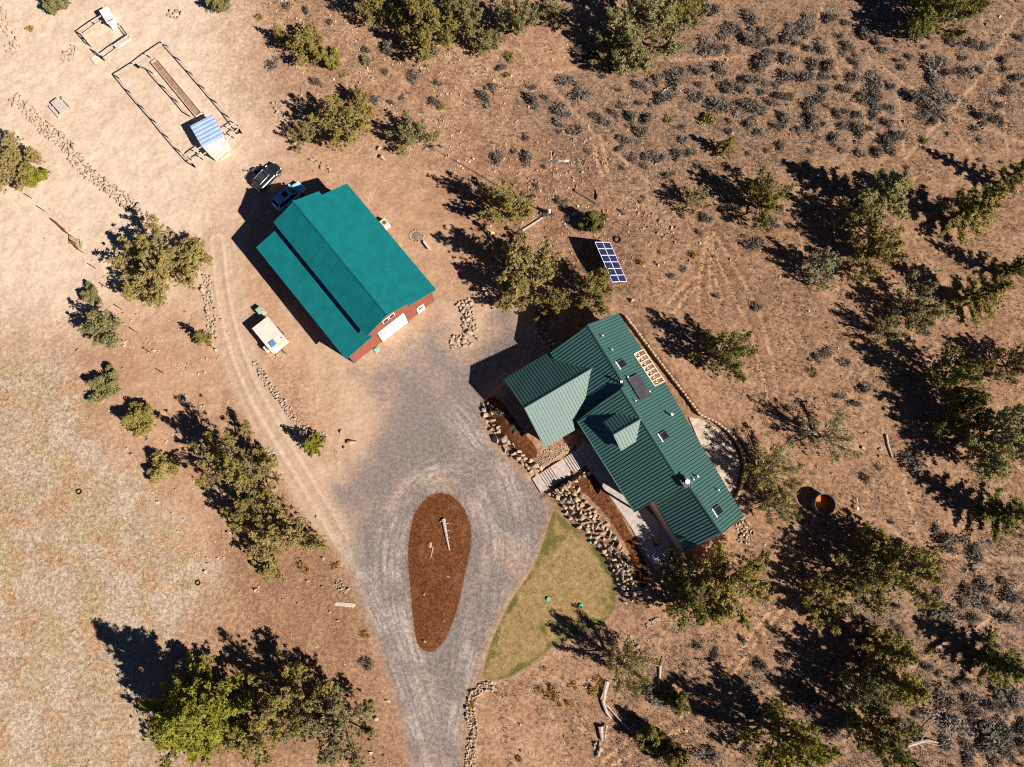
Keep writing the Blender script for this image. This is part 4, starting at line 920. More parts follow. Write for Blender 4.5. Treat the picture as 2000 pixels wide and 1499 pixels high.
tree(726, 14, 34, 6, 'full', 'olive', 'yellowish juniper at the top edge left of the clump'); tree(842, 58, 58, 7.5, 'full', 'olive', 'big yellow-green juniper at the front of the top clump', idx=2); tree(905, 28, 46, 8, 'full', 'grey', 'greyer juniper behind the big yellow-green one in the top clump'); tree(946, 82, 28, 4, 'full', 'grey', 'small round juniper at the right foot of the top clump'); tree(1012, 34, 44, 7.5, 'sparse', 'grey', 'pale loose juniper at the top edge beside the clump'); tree(795, 15, 40, 6.5, 'full', 'dark', 'shaded dark juniper behind the top clump')
tree(1255, 55, 82, 10, 'full', 'grey', 'massive grey-green juniper at the top centre', idx=1); tree(1345, 14, 44, 7, 'full', 'olive', 'yellowish juniper right behind the massive grey-green one'); tree(1205, 95, 45, 6, 'sparse', 'grey', 'lower grey tree against the left of the massive one'); tree(1085, 22, 30, 3, 'sparse', 'grey', 'twiggy grey shrub-like tree at the top between clumps')
tree(988, 402, 50, 8, 'full', 'olive', 'bright olive juniper beside the turbine mast', idx=0); tree(1032, 525, 66, 9, 'full', 'straw', 'large straw-green juniper between the drive and the solar array', idx=1); tree(1003, 570, 38, 6, 'full', 'straw', 'yellowish juniper overhanging the drive by the blue barrel'); tree(1082, 592, 32, 5, 'sparse', 'olive', 'small juniper at the upper corner of the house'); tree(1162, 568, 42, 6.4, 'full', 'olive', 'juniper growing in front of the lower end of the solar array', idx=2)
tree(1158, 434, 24, 3.2, 'small', 'dark', 'small green juniper uphill of the solar array'); tree(1422, 285, 25, 4.5, 'cone', 'olive', 'small conical juniper in the middle of the brush'); tree(1356, 390, 30, 4.2, 'sparse', 'straw', 'thin brownish juniper on the open slope'); tree(1498, 385, 46, 7.5, 'full', 'dark', 'dark rounded juniper on the right slope above the wheel tracks', idx=3)
tree(1418, 688, 54, 8.2, 'full', 'dark', 'dark green juniper alone behind the house path', idx=0); tree(1620, 850, 50, 6.5, 'dead', 'grey', 'nearly leafless dead juniper behind the patio', 'dead_tree'); tree(1512, 925, 52, 6.5, 'wispy', 'olive', 'sparse olive juniper overhanging the patio and the tank'); tree(1515, 985, 36, 5, 'wispy', 'dark', 'dark low juniper just left of the orange tank')
tree(1735, 372, 70, 10.5, 'cone', 'grey', 'tall grey-green juniper leaning away at the upper right', idx=0); tree(1690, 425, 40, 7, 'full', 'grey', 'grey juniper at the foot of the tall one at the upper right'); tree(1912, 405, 68, 11.5, 'cone', 'olive', 'tall golden juniper at the right', idx=1); tree(1990, 335, 38, 9, 'cone', 'dark', 'dark conical tree cut by the right edge, higher one'); tree(1712, 486, 50, 7.5, 'full', 'olive', 'olive juniper between the tall pair and the pale bush tree'); tree(1602, 518, 36, 5.2, 'full', 'pale', 'pale silvery juniper on the right slope')
tree(1922, 572, 54, 9, 'cone', 'olive', 'golden green juniper below the tall golden one', idx=2); tree(1792, 598, 50, 6.5, 'sparse', 'grey', 'open grey-green juniper in the right thicket'); tree(1735, 640, 32, 5, 'sparse', 'grey', 'smaller loose juniper below the open grey-green one'); tree(1995, 520, 36, 8, 'cone', 'dark', 'dark conical tree cut by the right edge, lower one'); tree(1870, 735, 52, 8.5, 'full', 'dark', 'dark green juniper with broad shadow in the right thicket', idx=1); tree(1985, 705, 34, 6.5, 'full', 'grey', 'grey juniper at the right edge beside the dark broad one')
tree(1952, 858, 66, 9.5, 'full', 'grey', 'large grey-green juniper at the right edge', idx=2); tree(1880, 812, 40, 7, 'full', 'dark', 'shaded juniper tucked left of the large grey-green one'); tree(1968, 1005, 56, 8.5, 'cone', 'dark', 'dark juniper at the right edge below the large grey-green one', idx=0)
tree(1755, 1110, 70, 9.5, 'full', 'olive', 'wide juniper right of the tank', idx=3); tree(1680, 1125, 56, 8, 'sparse', 'dark', 'shadowed open juniper between the tank and the wide one'); tree(1615, 1172, 46, 6, 'sparse', 'olive', 'thin juniper beside the wheel ruts')
tree(1432, 1140, 68, 9, 'full', 'olive', 'large olive juniper at the lower corner of the house', idx=0); tree(1358, 1178, 52, 7, 'full', 'dark', 'dark green juniper left of the large olive one by the house'); tree(1335, 1110, 34, 5, 'sparse', 'dark', 'thin dark juniper nearest the walkway end')
tree(1745, 1275, 50, 11, 'cone', 'olive', 'tall conical juniper in the lower right, upper of two', idx=1); tree(1775, 1345, 48, 10.5, 'cone', 'olive', 'tall conical juniper in the lower right, lower of two', idx=2); tree(1695, 1345, 44, 8, 'full', 'grey', 'grey-green juniper wedged beside the two tall conical ones'); tree(1725, 1432, 54, 9, 'full', 'dark', 'dark green juniper below the two tall conical ones', idx=1)
tree(1965, 1300, 54, 8.5, 'cone', 'dark', 'green juniper at the lower right edge with a long shadow', idx=0); tree(1545, 1450, 56, 10.5, 'full', 'lime', 'bright olive juniper at the bottom right', idx=3); tree(1222, 1305, 44, 8.5, 'wispy', 'olive', 'thin scraggly tree shading the lawn edge'); tree(1318, 1478, 22, 4, 'small', 'olive', 'small juniper beside the ruts at the bottom'); tree(1272, 1442, 22, 3, 'small', 'dark', 'dark little juniper uphill of the small one at the bottom ruts'); tree(1322, 1372, 22, 2.6, 'small', 'dark', 'bushy little juniper beside grey driftwood')
tree(1835, 18, 72, 8.5, 'full', 'dark', 'large dark green juniper at the top right', idx=2); tree(1900, 12, 30, 6, 'full', 'olive', 'yellowish juniper at the right of the large top right one'); tree(430, 4, 22, 3, 'small', 'grey', 'small grey juniper at the top edge left of centre'); tree(105, 8, 22, 2.6, 'small', 'grey', 'grey-green bush tree at the top edge over the pens')
# ------------------------------------------------------------------ brush
def bush_mesh(seed, n, leaf, mat, flat=.6, twig=True):
    rs = np.random.default_rng(seed); T = []
    for k in range(7):
        c = rs.normal(size=3) * [.42, .42, .12] + [0, 0, .32]; T.append(clump_tris(c, .48, n // 7, leaf, rs, flat))
    if twig:
        m = 60; a = rs.uniform(0, 6.28, m); e = rs.uniform(.5, 1.05, m); tip = np.stack([np.cos(a) * e, np.sin(a) * e, rs.uniform(.25, .85, m)], 1)
        b = tip * .15; b[:, 2] = .05; s = np.stack([-np.sin(a), np.cos(a), a * 0], 1) * .035
        T.append(np.stack([b - s, b + s, tip], 1))
    T = np.concatenate(T); T[:, :, 2] = np.maximum(T[:, :, 2], .02); return tris_mesh('sagebrush', T, [mat])
SAGE = [bush_mesh(200 + k, 300, .15, M_SAGE if k % 2 else M_SAGED) for k in range(8)]
RAB = [bush_mesh(230 + k, 180, .16, M_RABBIT) for k in range(3)]
GRN = [bush_mesh(250 + k, 260, .15, LEAF['olive']) for k in range(3)]
BUSH = []
def bush(px, py, rpx, meshes, name, label, cat, group, hf=1.15):
    p = P3(px, py); o = ob(name, rng.choice(meshes), None, (p[0], p[1], p[2]), rng.uniform(0, 6.28)); r = rpx / 14.0 * math.exp(rng.gauss(0, .2))
    o.scale = (r * rng.uniform(.85, 1.15), r * rng.uniform(.85, 1.15), min(r * hf, 1.5) * rng.uniform(.85, 1.15)); tag(o, label, cat, group); BUSH.append((px, py, rpx))
    if group and name != 'garden_shrub': SMALL.append((o, px, py, dict(sagebrush='sagebrush', juniper_seedling='juniper seedling', rabbitbrush='golden bush', garden_plant='small bed plant').get(name, name)))
    return o
def clear_of(px, py, r):
    if any((px - a) ** 2 + (py - b) ** 2 < (q * .55 + r) ** 2 for a, b, q in TREES): return False
    return not any((px - a) ** 2 + (py - b) ** 2 < (.8 * (q + r)) ** 2 for a, b, q in BUSH)
S1L = ('sagebrush', 'grey sagebrush bush in the brush field at the top right', 'shrub', 'sagebrush at the top right')
# positions read from the photograph, (crop x, crop y, radius) in a 4x view of the top right quarter
for x, y, r in ((180, 270, 75), (300, 220, 65), (130, 330, 55), (220, 350, 50), (330, 390, 60), (410, 390, 45), (30, 330, 40), (20, 420, 40), (490, 150, 50), (610, 190, 50), (570, 290, 38), (600, 370, 55), (650, 390, 35), (740, 280, 60), (850, 350, 45), (900, 400, 35), (160, 470, 65), (340, 520, 60), (470, 530, 45), (290, 620, 50), (160, 610, 70), (60, 680, 55), (440, 610, 45), (440, 710, 42), (600, 710, 40), (670, 500, 50), (660, 620, 70), (830, 640, 60), (960, 680, 60), (800, 750, 60), (740, 760, 40), (840, 770, 45), (380, 790, 70), (320, 830, 45), (460, 840, 35), (540, 900, 42), (610, 880, 38), (690, 910, 38), (340, 930, 60), (360, 1000, 45), (820, 910, 42), (940, 850, 50), (930, 970, 50), (100, 770, 45), (240, 1020, 40), (130, 960, 38), (590, 990, 42), (700, 1040, 65), (790, 1010, 35), (510, 1090, 42), (520, 1140, 30), (930, 1120, 75), (1010, 1080, 60), (960, 1190, 60), (850, 1200, 45), (720, 1210, 55), (1040, 540, 50), (1100, 450, 40), (1010, 480, 35), (1280, 530, 70), (1360, 500, 55), (1270, 630, 45), (1400, 580, 38), (1450, 340, 65), (1590, 350, 55), (1700, 380, 60), (1520, 460, 50), (1530, 570, 50), (1130, 770, 60), (1210, 790, 38), (1230, 720, 30), (1370, 780, 65), (1280, 870, 50), (1300, 950, 42), (1200, 920, 30), (1660, 920, 75), (1790, 950, 50), (1610, 1010, 42), (1800, 830, 40), (1870, 720, 50), (1860, 550, 55), (1940, 620, 50), (1960, 300, 50), (1650, 550, 35), (1400, 1050, 32), (1840, 480, 40)):
    bush(1500 + x / 4, y / 4, r / 4 * 1.15, SAGE, *S1L)
S2L = ('sagebrush', 'grey sagebrush bush on the slope between the turbine and the massive juniper', 'shrub', 'sagebrush on the middle slope')
for x, y, r in ((1530, 380, 70), (1610, 400, 50), (1680, 380, 35), (1840, 330, 80), (1860, 150, 75), (1560, 80, 55), (1730, 240, 50), (1650, 300, 42), (1950, 260, 60), (1940, 360, 60), (1950, 500, 75), (1620, 560, 75), (1460, 570, 55), (1310, 560, 65), (1860, 640, 55), (1790, 700, 60), (1680, 700, 50), (1460, 670, 40), (1440, 760, 60), (1620, 840, 75), (1870, 850, 110), (1950, 870, 60), (1260, 640, 90), (1190, 780, 70), (1000, 680, 60), (1130, 630, 50), (840, 710, 38), (430, 640, 60), (550, 740, 60), (160, 800, 50), (260, 770, 55), (160, 690, 30), (380, 890, 75), (520, 440, 80), (620, 420, 60), (500, 1030, 45), (120, 1250, 55), (840, 1170, 35), (950, 1240, 45), (1050, 1240, 50), (1150, 1240, 55), (1290, 1220, 55), (1400, 1200, 60), (1340, 1110, 45), (890, 1110, 40), (1010, 1040, 50), (1060, 940, 40), (930, 930, 40), (740, 970, 40), (670, 930, 35), (790, 890, 40), (860, 840, 40), (1920, 1040, 45), (1850, 980, 55), (1220, 1380, 50), (860, 1320, 30), (1450, 1300, 50), (1040, 1310, 35)):
    bush(1000 + x / 4, y / 4, r / 4 * 1.12, SAGE, *S2L)
S3L = ('sagebrush', 'small grey sagebrush on the bare slope above the barn', 'shrub', 'sagebrush above the barn')
for x, y, r in ((1030, 390, 80), (1230, 610, 80), (1430, 660, 40), (930, 790, 40), (1150, 770, 30), (1400, 810, 45), (1850, 690, 40), (1780, 770, 45), (940, 235, 35), (250, 60, 45), (395, 90, 35), (580, 180, 30), (470, 650, 45), (150, 520, 50), (870, 480, 45), (1920, 540, 40), (1370, 430, 45), (1010, 560, 35), (860, 400, 30), (1890, 1240, 55), (1060, 810, 30)):
    bush(500 + x / 4, y / 4, r / 4 * 1.1, SAGE, *S3L)
bush(1140, 108, 25, SAGE, 'sagebrush', 'dark twiggy bush at the left foot of the massive grey-green juniper', 'shrub', None, 1.2)
S4L = ('sagebrush', 'grey sagebrush bush in the brush at the lower right corner', 'shrub', 'sagebrush at the lower right')
for x, y, r in ((1650, 90, 60), (1540, 140, 45), (1660, 210, 70), (1530, 220, 50), (1330, 140, 50), (1330, 290, 70), (1420, 380, 45), (1590, 330, 65), (1850, 330, 85), (1830, 50, 50), (1720, 120, 35), (1890, 150, 45), (1240, 710, 45), (1330, 770, 25), (1480, 850, 45), (1380, 960, 70), (1560, 980, 50), (1590, 1080, 45), (1720, 1010, 50), (1850, 950, 75), (1900, 1020, 40), (1430, 1150, 75), (1720, 1230, 90), (1830, 1230, 65), (1680, 1330, 60), (1540, 1320, 50), (1390, 1330, 70), (1560, 1450, 65), (1880, 1400, 50), (1780, 1440, 40), (1970, 1200, 60), (1980, 1320, 60), (1040, 440, 40), (1120, 530, 25), (1230, 870, 20)):
    bush(1500 + x / 4, 1125 + y / 4, r / 4 * 1.12, SAGE, *S4L)
for i in range(900):
    if len(BUSH) > 292: break
    z = rng.random()
    if z < .35: x, y, lab = rng.uniform(1000, 1500), rng.uniform(120, 470), S2L
    elif z < .6: x, y, lab = rng.uniform(1680, 2000), rng.uniform(1020, 1499), S4L
    else: x, y, lab = rng.uniform(1450, 2000), rng.uniform(90, 330), S1L
    r = rng.uniform(4, 10)
    if clear_of(x, y, r) and float(np.min([pld(PW([(x, y)]), PW(t))[0][0] for t in TRAILS])) > .8: bush(x, y, r, SAGE, *lab)
S5L = ('sagebrush', 'grey low bush in the scrub between the ruts and the bottom edge', 'shrub', 'scrub along the lower ruts')
for x, y, r in ((1270, 1350, 13), (1295, 1365, 16), (1380, 1475, 15), (1395, 1280, 11), (1365, 1262, 9), (1485, 1300, 13), (1240, 1350, 9), (1280, 1475, 13), (1530, 1290, 16), (1560, 1340, 18), (1590, 1370, 16), (1600, 1480, 14), (1625, 1425, 18), (1480, 1390, 9), (1230, 1400, 8), (1450, 1250, 8)): bush(x, y, r, SAGE, *S5L)
S6L = ('sagebrush', 'twiggy grey bush on the rough ground around the tank', 'shrub', 'scrub around the tank')
for x, y, r in ((1780, 905, 22), (1715, 915, 10), (1850, 1060, 16), (1830, 1040, 10), (1905, 1085, 14), (1860, 1075, 10), (1690, 935, 12), (1670, 790, 12), (1690, 760, 14), (1640, 775, 12), (1595, 700, 12), (1615, 690, 11), (1650, 710, 12), (1805, 650, 12), (1510, 440, 16), (1525, 410, 10), (1470, 480, 18), (1380, 430, 14), (1365, 455, 10), (1335, 525, 9), (1310, 540, 8), (1400, 580, 8), (1480, 600, 10), (1560, 425, 10)): bush(x, y, r, SAGE, *S6L)
S7L = ('juniper_seedling', 'knee-high green juniper seedling scattered in the brush', 'shrub', 'juniper seedlings in the brush')
for x, y, r in ((1305, 238, 12), (1385, 238, 12), (1425, 238, 8), (1225, 248, 8), (1600, 95, 10), (1590, 130, 8), (1630, 152, 7), (1545, 190, 8), (1575, 212, 8), (1675, 250, 11), (1720, 170, 6), (1528, 285, 9), (1380, 340, 7), (994, 112, 10), (992, 148, 10), (670, 150, 6), (710, 98, 7), (715, 120, 7), (755, 140, 7), (862, 212, 7), (510, 35, 8), (1805, 278, 10), (1590, 410, 8), (1590, 732, 10)): bush(x, y, r, GRN, *S7L, hf=1.3)
S8L = ('rabbitbrush', 'round golden rabbitbrush on bare ground below the solar array', 'shrub', 'golden rabbitbrush by the solar array')
for x, y, r in ((1253, 514, 9), (1294, 495, 8), (1356, 499, 10), (1396, 502, 6)): bush(x, y, r, RAB, *S8L)
S9L = ('rabbitbrush', 'golden rabbitbrush on the bare ground below the lawn', 'shrub', 'golden rabbitbrush below the lawn')
for x, y, r in ((1082, 1345, 10), (1078, 1360, 10), (1066, 1306, 6), (1058, 1348, 7), (1018, 1338, 4), (1120, 1340, 10), (1110, 1375, 8), (1160, 1350, 9), (1170, 1330, 8), (1015, 1485, 7), (1095, 1378, 6)): bush(x, y, r, RAB, *S9L)
S10L = ('rabbitbrush', 'small golden bush on the verge left of the driveway', 'shrub', 'golden bushes along the driveway verge')
for x, y, r in ((714, 1240, 9), (728, 1375, 8), (655, 1108, 9), (618, 1058, 8), (600, 1072, 8), (920, 1378, 9), (598, 1112, 8), (690, 1362, 5)): bush(x, y, r, RAB, *S10L)
for x, y, r in ((640, 295, 9),): pass
bush(716, 1296, 8, SAGE, 'sagebrush', 'lone grey bush on the verge beside the driveway', 'shrub', None); bush(60, 58, 11, RAB, 'rabbitbrush', 'rust-orange dead bush by the top left rocks', 'shrub', None)
bush(1820, 1272, 9, GRN, 'evergreen_shrub', 'blue-green cushion shrub in a bare hollow at lower right', 'shrub', None)
for x, y, r in ((965, 795, 9), (978, 805, 10), (1005, 835, 9), (1012, 842, 7)): bush(x, y, r, SAGE, 'garden_shrub', 'leafless reddish garden shrub in the bed beside the garage', 'shrub', 'garden shrubs by the garage', 1.2)
for x, y in ((1132, 944), (1154, 951), (1169, 959), (1153, 940), (1186, 1003), (1190, 980), (1197, 1013), (1162, 976), (1237, 1068), (1218, 1055), (1259, 1110), (1215, 1030)): bush(x, y, 3.2, RAB if rng.random() < .6 else SAGE, 'garden_plant', 'tiny clipped garden plant in the mulch bed by the walkway', 'plant', 'tiny plants in the walkway bed')
bush(1279, 1059, 6, GRN, 'potted_plant', 'green plant on the shaded walkway end', 'plant', None)

# ------------------------------------------------------------------ ground cover nobody could count
def scatter(name, polys, n, mat, size, hgt, per, seed, avoid=True, mode='tuft', lay=0.6):
    rs = np.random.default_rng(seed); pts = []
    tot = sum(w for _, w in polys)
    for poly, w in polys:
        A = PW(poly); lo, hi = A.min(0), A.max(0); lo = np.maximum(lo, [-82, -34]); hi = np.minimum(hi, [86, 84])
        c = rs.uniform(lo, hi, (int(n * w / tot * 2.2), 2)); c = c[sdf(c, A) > 0][:int(n * w / tot)]; pts.append(c)
    c = np.concatenate(pts)
    if avoid:
        ok = (sdf(c, W_ROAD) < -.2) & (sdf(c, W_LAWN) < 0) & (sdf(c, W_BEDA) < 0)
        dt = np.full(len(c), 9.0)
        for t in TRAILS: dt = np.minimum(dt, pld(c, PW(t))[0])
        dt = np.minimum(dt, pld(c, PW(LANES[2]))[0] - 2.3)
        c = c[ok & (dt > .35)]
    m = vnoise(c, 2.2, seed + 1) * .6 + vnoise(c, .8, seed + 2) * .4; c = c[m > lay * .72]
    z = height(c); k = len(c); T = []
    for j in range(per):
        a = rs.uniform(0, 6.28, k); s = size * rs.uniform(.5, 1.4, k); d = np.stack([np.cos(a), np.sin(a)], 1); q = np.stack([-d[:, 1], d[:, 0]], 1)
        b0 = np.column_stack([c + d * (s * .15)[:, None] - q * (s * .22)[:, None], z]); b1 = np.column_stack([c + d * (s * .15)[:, None] + q * (s * .22)[:, None], z])
        tp = np.column_stack([c + d * s[:, None], z + hgt * rs.uniform(.5, 1.3, k)]); T.append(np.stack([b0, b1, tp], 1))
    T = np.concatenate(T); T[:, :2, 2] -= .02
    o = ob(name, tris_mesh(name, T, [mat])); o['kind'] = 'stuff'; return o
ALLR = [(1000, -60), (2060, -60), (2060, 1560), (1000, 1560), (960, 1340), (1300, 1200), (1520, 1000), (1300, 620), (1000, 560), (930, 330), (800, 200), (520, 120), (480, -60)]
scatter('dry_grass', [(ALLR, 1.0)], 42000, M_TUFT, .18, .19, 4, 31, lay=.58)
scatter('brush_litter', [(Z_BRUSH, 1.2), (Z_BRUSHB, 1.0), ([(1300, 1200), (1560, 1150), (1750, 1060), (1700, 1560), (1180, 1560), (1220, 1330)], .7)], 26000, M_SAGE, .22, .15, 5, 33, lay=.62)
scatter('meadow_grass', [(Z_MEAD, 1.0)], 15000, simple('bleached_meadow_grass', (.44, .35, .24), .9, 0, .1, .25, .5), .16, .06, 3, 35, lay=.6)
scatter('lawn_grass', [(Z_LAWN, 1.0)], 9000, simple('dormant_lawn_grass', (.31, .225, .10), .9, 0, .1, .3, .6), .11, .06, 3, 36, avoid=False, lay=.35)
scatter('mulch_chips', [([(860 + (x - 860) * 1.07, 1120 + (y - 1120) * 1.025) for x, y in Z_ISLE], 1.0)], 7000, simple('red_bark_chips', (.19, .075, .03), .9, 0, .1, .4, 3), .13, .05, 2, 37, avoid=False, lay=.3)
def pebbles(name, polys, n, size, mat, seed, keep=None):
    rs = np.random.default_rng(seed); pts = []; tot = sum(w for _, w in polys)
    for poly, w in polys:
        A = PW(poly); lo = np.maximum(A.min(0), [-82, -34]); hi = np.minimum(A.max(0), [86, 84]); k = int(n * w / tot)
        c = rs.uniform(lo, hi, (k * 3, 2)); c = c[sdf(c, A) > 0]; m = vnoise(c, 3.1, seed + 3) * .5 + vnoise(c, .9, seed + 4) * .5; pts.append(c[m > .52][:k])
    c = np.concatenate(pts); c = c[(sdf(c, W_LAWN) < -.1) & (sdf(c, W_ISLE) < -.3)]
    z = height(c); k = len(c); s_ = size * np.exp(rs.normal(0, .5, k)); B = []
    for j in range(3):
        a = rs.uniform(0, .9, k) + j * 2.09; r_ = s_ * rs.uniform(.7, 1.2, k); B.append(np.column_stack([c[:, 0] + np.cos(a) * r_, c[:, 1] + np.sin(a) * r_, z - .02]))
    tp = np.column_stack([c + rs.normal(0, .25, (k, 2)) * s_[:, None], z + s_ * rs.uniform(.6, 1.1, k)])
    T = np.concatenate([np.stack([B[0], B[1], tp], 1), np.stack([B[1], B[2], tp], 1), np.stack([B[2], B[0], tp], 1)])
    o = ob(name, tris_mesh(name, T, [mat])); o['kind'] = 'stuff'; return o
M_PEB = simple('mixed_pebbles', (.42, .31, .22), .95, 0, .1, .45, .9)
pebbles('loose_gravel', [(ALLR, 1.0), ([(120, 420), (430, 430), (470, 760), (780, 1499), (560, 1499), (420, 1180), (200, 800)], .35), ([(860, 330), (1120, 240), (1270, 420), (1230, 600), (1000, 520)], .25), ([(520, 0), (1000, 0), (1000, 330), (620, 330)], .25)], 15000, .10, M_PEB, 51)
# ------------------------------------------------------------------ vehicles
def loft(secs, mat, name, parent, smooth=True):
    """secs: list of (x, half-width bottom, half-width top, z bottom, z top) lofted along x with rounded shoulders"""
    V = []; n = 8
    for x, wb, wt, z0, z1 in secs:
        e = (z1 - z0) * .22; V += [(x, -wb * .96, z0), (x, -wb, z0 + e), (x, -wt, z1 - e * .7), (x, -wt * .86, z1), (x, wt * .86, z1), (x, wt, z1 - e * .7), (x, wb, z0 + e), (x, wb * .96, z0)]
    Fc = []
    for i in range(len(secs) - 1):
        for k in range(n): Fc.append((i * n + k, i * n + (k + 1) % n, (i + 1) * n + (k + 1) % n, (i + 1) * n + k))
    Fc += [tuple(range(n))[::-1], tuple((len(secs) - 1) * n + k for k in range(n))]
    return MB().add(V, Fc).build(name, mat, parent, smooth=False)
def suv(label, rear, front, L, Wd, H, paint, roofcol, rails):
    a = P3(*rear); b = P3(*front); d = (b - a)[:2]; c = (a + b)[:2] / 2; t = empty('parked_suv', label, 'car', (c[0], c[1], 0.02), math.atan2(d[1], d[0]), 'cars parked behind the barn')
    h = L / 2; w = Wd / 2; zb = H * .58
    loft([(-h, w * .82, w * .78, .45, zb * .86), (-h + .12, w * .95, w * .9, .32, zb), (-h * .6, w, w * .95, .28, zb + .02), (0, w, w * .95, .26, zb + .01), (h * .45, w, w * .94, .26, zb - .02), (h * .72, w * .98, w * .88, .28, zb - .06), (h * .93, w * .9, w * .78, .34, zb - .16), (h, w * .74, w * .62, .42, zb - .3)], paint, 'body', t)
    loft([(-h + .16, w * .86, w * .66, zb - .02, zb + .06), (-h + .55, w * .88, w * .70, zb - .02, H - .04), (-h * .3, w * .9, w * .72, zb - .02, H), (h * .05, w * .9, w * .71, zb - .02, H - .03), (h * .22, w * .9, w * .68, zb - .02, H - .1), (h * .5, w * .86, w * .74, zb - .05, zb + .0)], M_GLASS, 'cabin_glass', t)
    rf = loft([(-h + .5, w * .70, w * .62, H - .09, H - .025), (-h * .3, w * .75, w * .68, H - .06, H + .03), (h * .05, w * .74, w * .66, H - .08, H + .0), (h * .20, w * .70, w * .6, H - .13, H - .06)], roofcol, 'roof', t)
    if rails:
        MB().box(-h * .05, -w * .72, H - .02, h * .1, w * .72, H + .0).build('front_crossbar', M_STEEL, rf)
        for s in (-1, 1): MB().bar((-h + .6, s * w * .68, H + .05), (h * .12, s * w * .66, H + .03), .05, .05).build('roof_rail', M_STEEL, rf)
        for k in range(9): MB().bar((-h * .62 + k * .14, -w * .5, H + .022 + .004 * k), (-h * .62 + k * .14, w * .5, H + .022 + .004 * k), .03, .03).build('roof_rib', M_TRIM, rf)
    else:
        MB().box(h * -.30, -w * .42, H + .024, h * .02, w * .42, H + .045).build('sunroof', M_GLASS, rf)
        MB().box(h * -.46, -w * .62, H + .024, h * -.44, w * .62, H + .036).build('roof_joint', M_DARK, rf)
        for s in (-1, 1): MB().bar((-h + .6, s * w * .7, H - .0), (h * .12, s * w * .68, H - .03), .05, .05).build('roof_rail', roofcol, rf)
    for s in (-1, 1):
        p0, p1 = (h * .48, s * w * .80, zb + .02), (h * .2, s * w * .66, H - .07); MB().bar(p0, p1, .07, .05).build('windscreen_pillar', paint, t)
        MB().bar((-h + .5, s * w * .72, H - .08), (-h + .16, s * w * .84, zb + .02), .12, .06).build('rear_pillar', paint, t)
        MB().bar((-h * .1, s * w * .73, H - .06), (-h * .1, s * w * .92, zb + .01), .1, .05).build('door_pillar', M_DARK if rails else paint, t)
        m = MB().box(h * .38, s * w - .02, zb - .02, h * .5, s * (w + .2), zb + .14).build('mirror', paint if not rails else M_CHROME, t, bevel=.02)
        MB().box(-h * .75, s * w * 1.0 - .01, .5, h * .6, s * w * 1.015, .54).build('side_strip', M_STEEL if rails else M_DARK, t)
        MB().box(h * .86, s * w * .55, zb - .28, h * .97, s * w * .84, zb - .17).build('headlight', M_LIGHT, t, bevel=.02)
        MB().box(-h - .01, s * w * .6, zb - .25, -h + .1, s * w * .86, zb - .02).build('tail_light', M_TAIL, t, bevel=.02)
        for x in (-h * .6, h * .62):
            y = s * (w - .11); tb = MB().tube([(x, y - .11, .36), (x, y + .11, .36)], .36, 18).build('wheel', M_DARK, t); MB().tube([(x, y + s * .112, .36), (x, y + s * .125, .36)], .22, 12).build('rim', M_STEEL, tb)
    MB().box(h - .12, -w * .7, .42, h + .06, w * .7, .58).build('front_bumper', M_CHROME if rails else paint, t, bevel=.04)
    MB().box(-h - .06, -w * .78, .42, -h + .1, w * .78, .58).build('rear_bumper', M_CHROME if rails else paint, t, bevel=.04)
    if rails: MB().box(h * .55, -w * .6, zb - .02, h * .9, -w * .55, zb + .0).box(h * .55, w * .55, zb - .02, h * .9, w * .6, zb).build('hood_crease', M_DARK, t)
    return t
suv('black SUV with ribbed roof rack and bright side trim', (503, 372), (546, 328), 4.5, 1.85, 1.72, M_NAVY, M_NAVY, True)
suv('blue SUV with sunroof parked against the barn wall', (541, 408), (592, 367), 4.85, 1.95, 1.70, M_BLUE, M_BLUE, False)
# person-sized trailer bike shapes beside the SUV
def bike():
    p = P3(500, 335); t = empty('trailer_jack', 'small dark wheeled cart beside the black SUV', 'cart', tuple(p), .5)
    for y in (-.3, .3): MB().tube([(0, y - .05, .25), (0, y + .05, .25)], .25, 12).build('wheel', M_DARK, t)
    MB().bar((-.1, -.3, .3), (-.1, .3, .3), .08).bar((0, 0, .3), (-1.0, 0, .95), .08).bar((-1, -.25, .95), (-1, .25, .95), .06).build('frame', M_STEEL, t)
    MB().box(-.35, -.25, .35, .3, .25, .6).build('tray', M_CHROME, t, bevel=.03)
bike()

# ------------------------------------------------------------------ yard things
def frame_from(p00, p10, p01, z):
    a = G(*p00, z); b = G(*p10, z); c = G(*p01, z); u = (b - a)[:2]; v = (c - a)[:2]; lu = np.linalg.norm(u); lv = np.linalg.norm(v); return a, math.atan2(u[1], u[0]), lu, lv
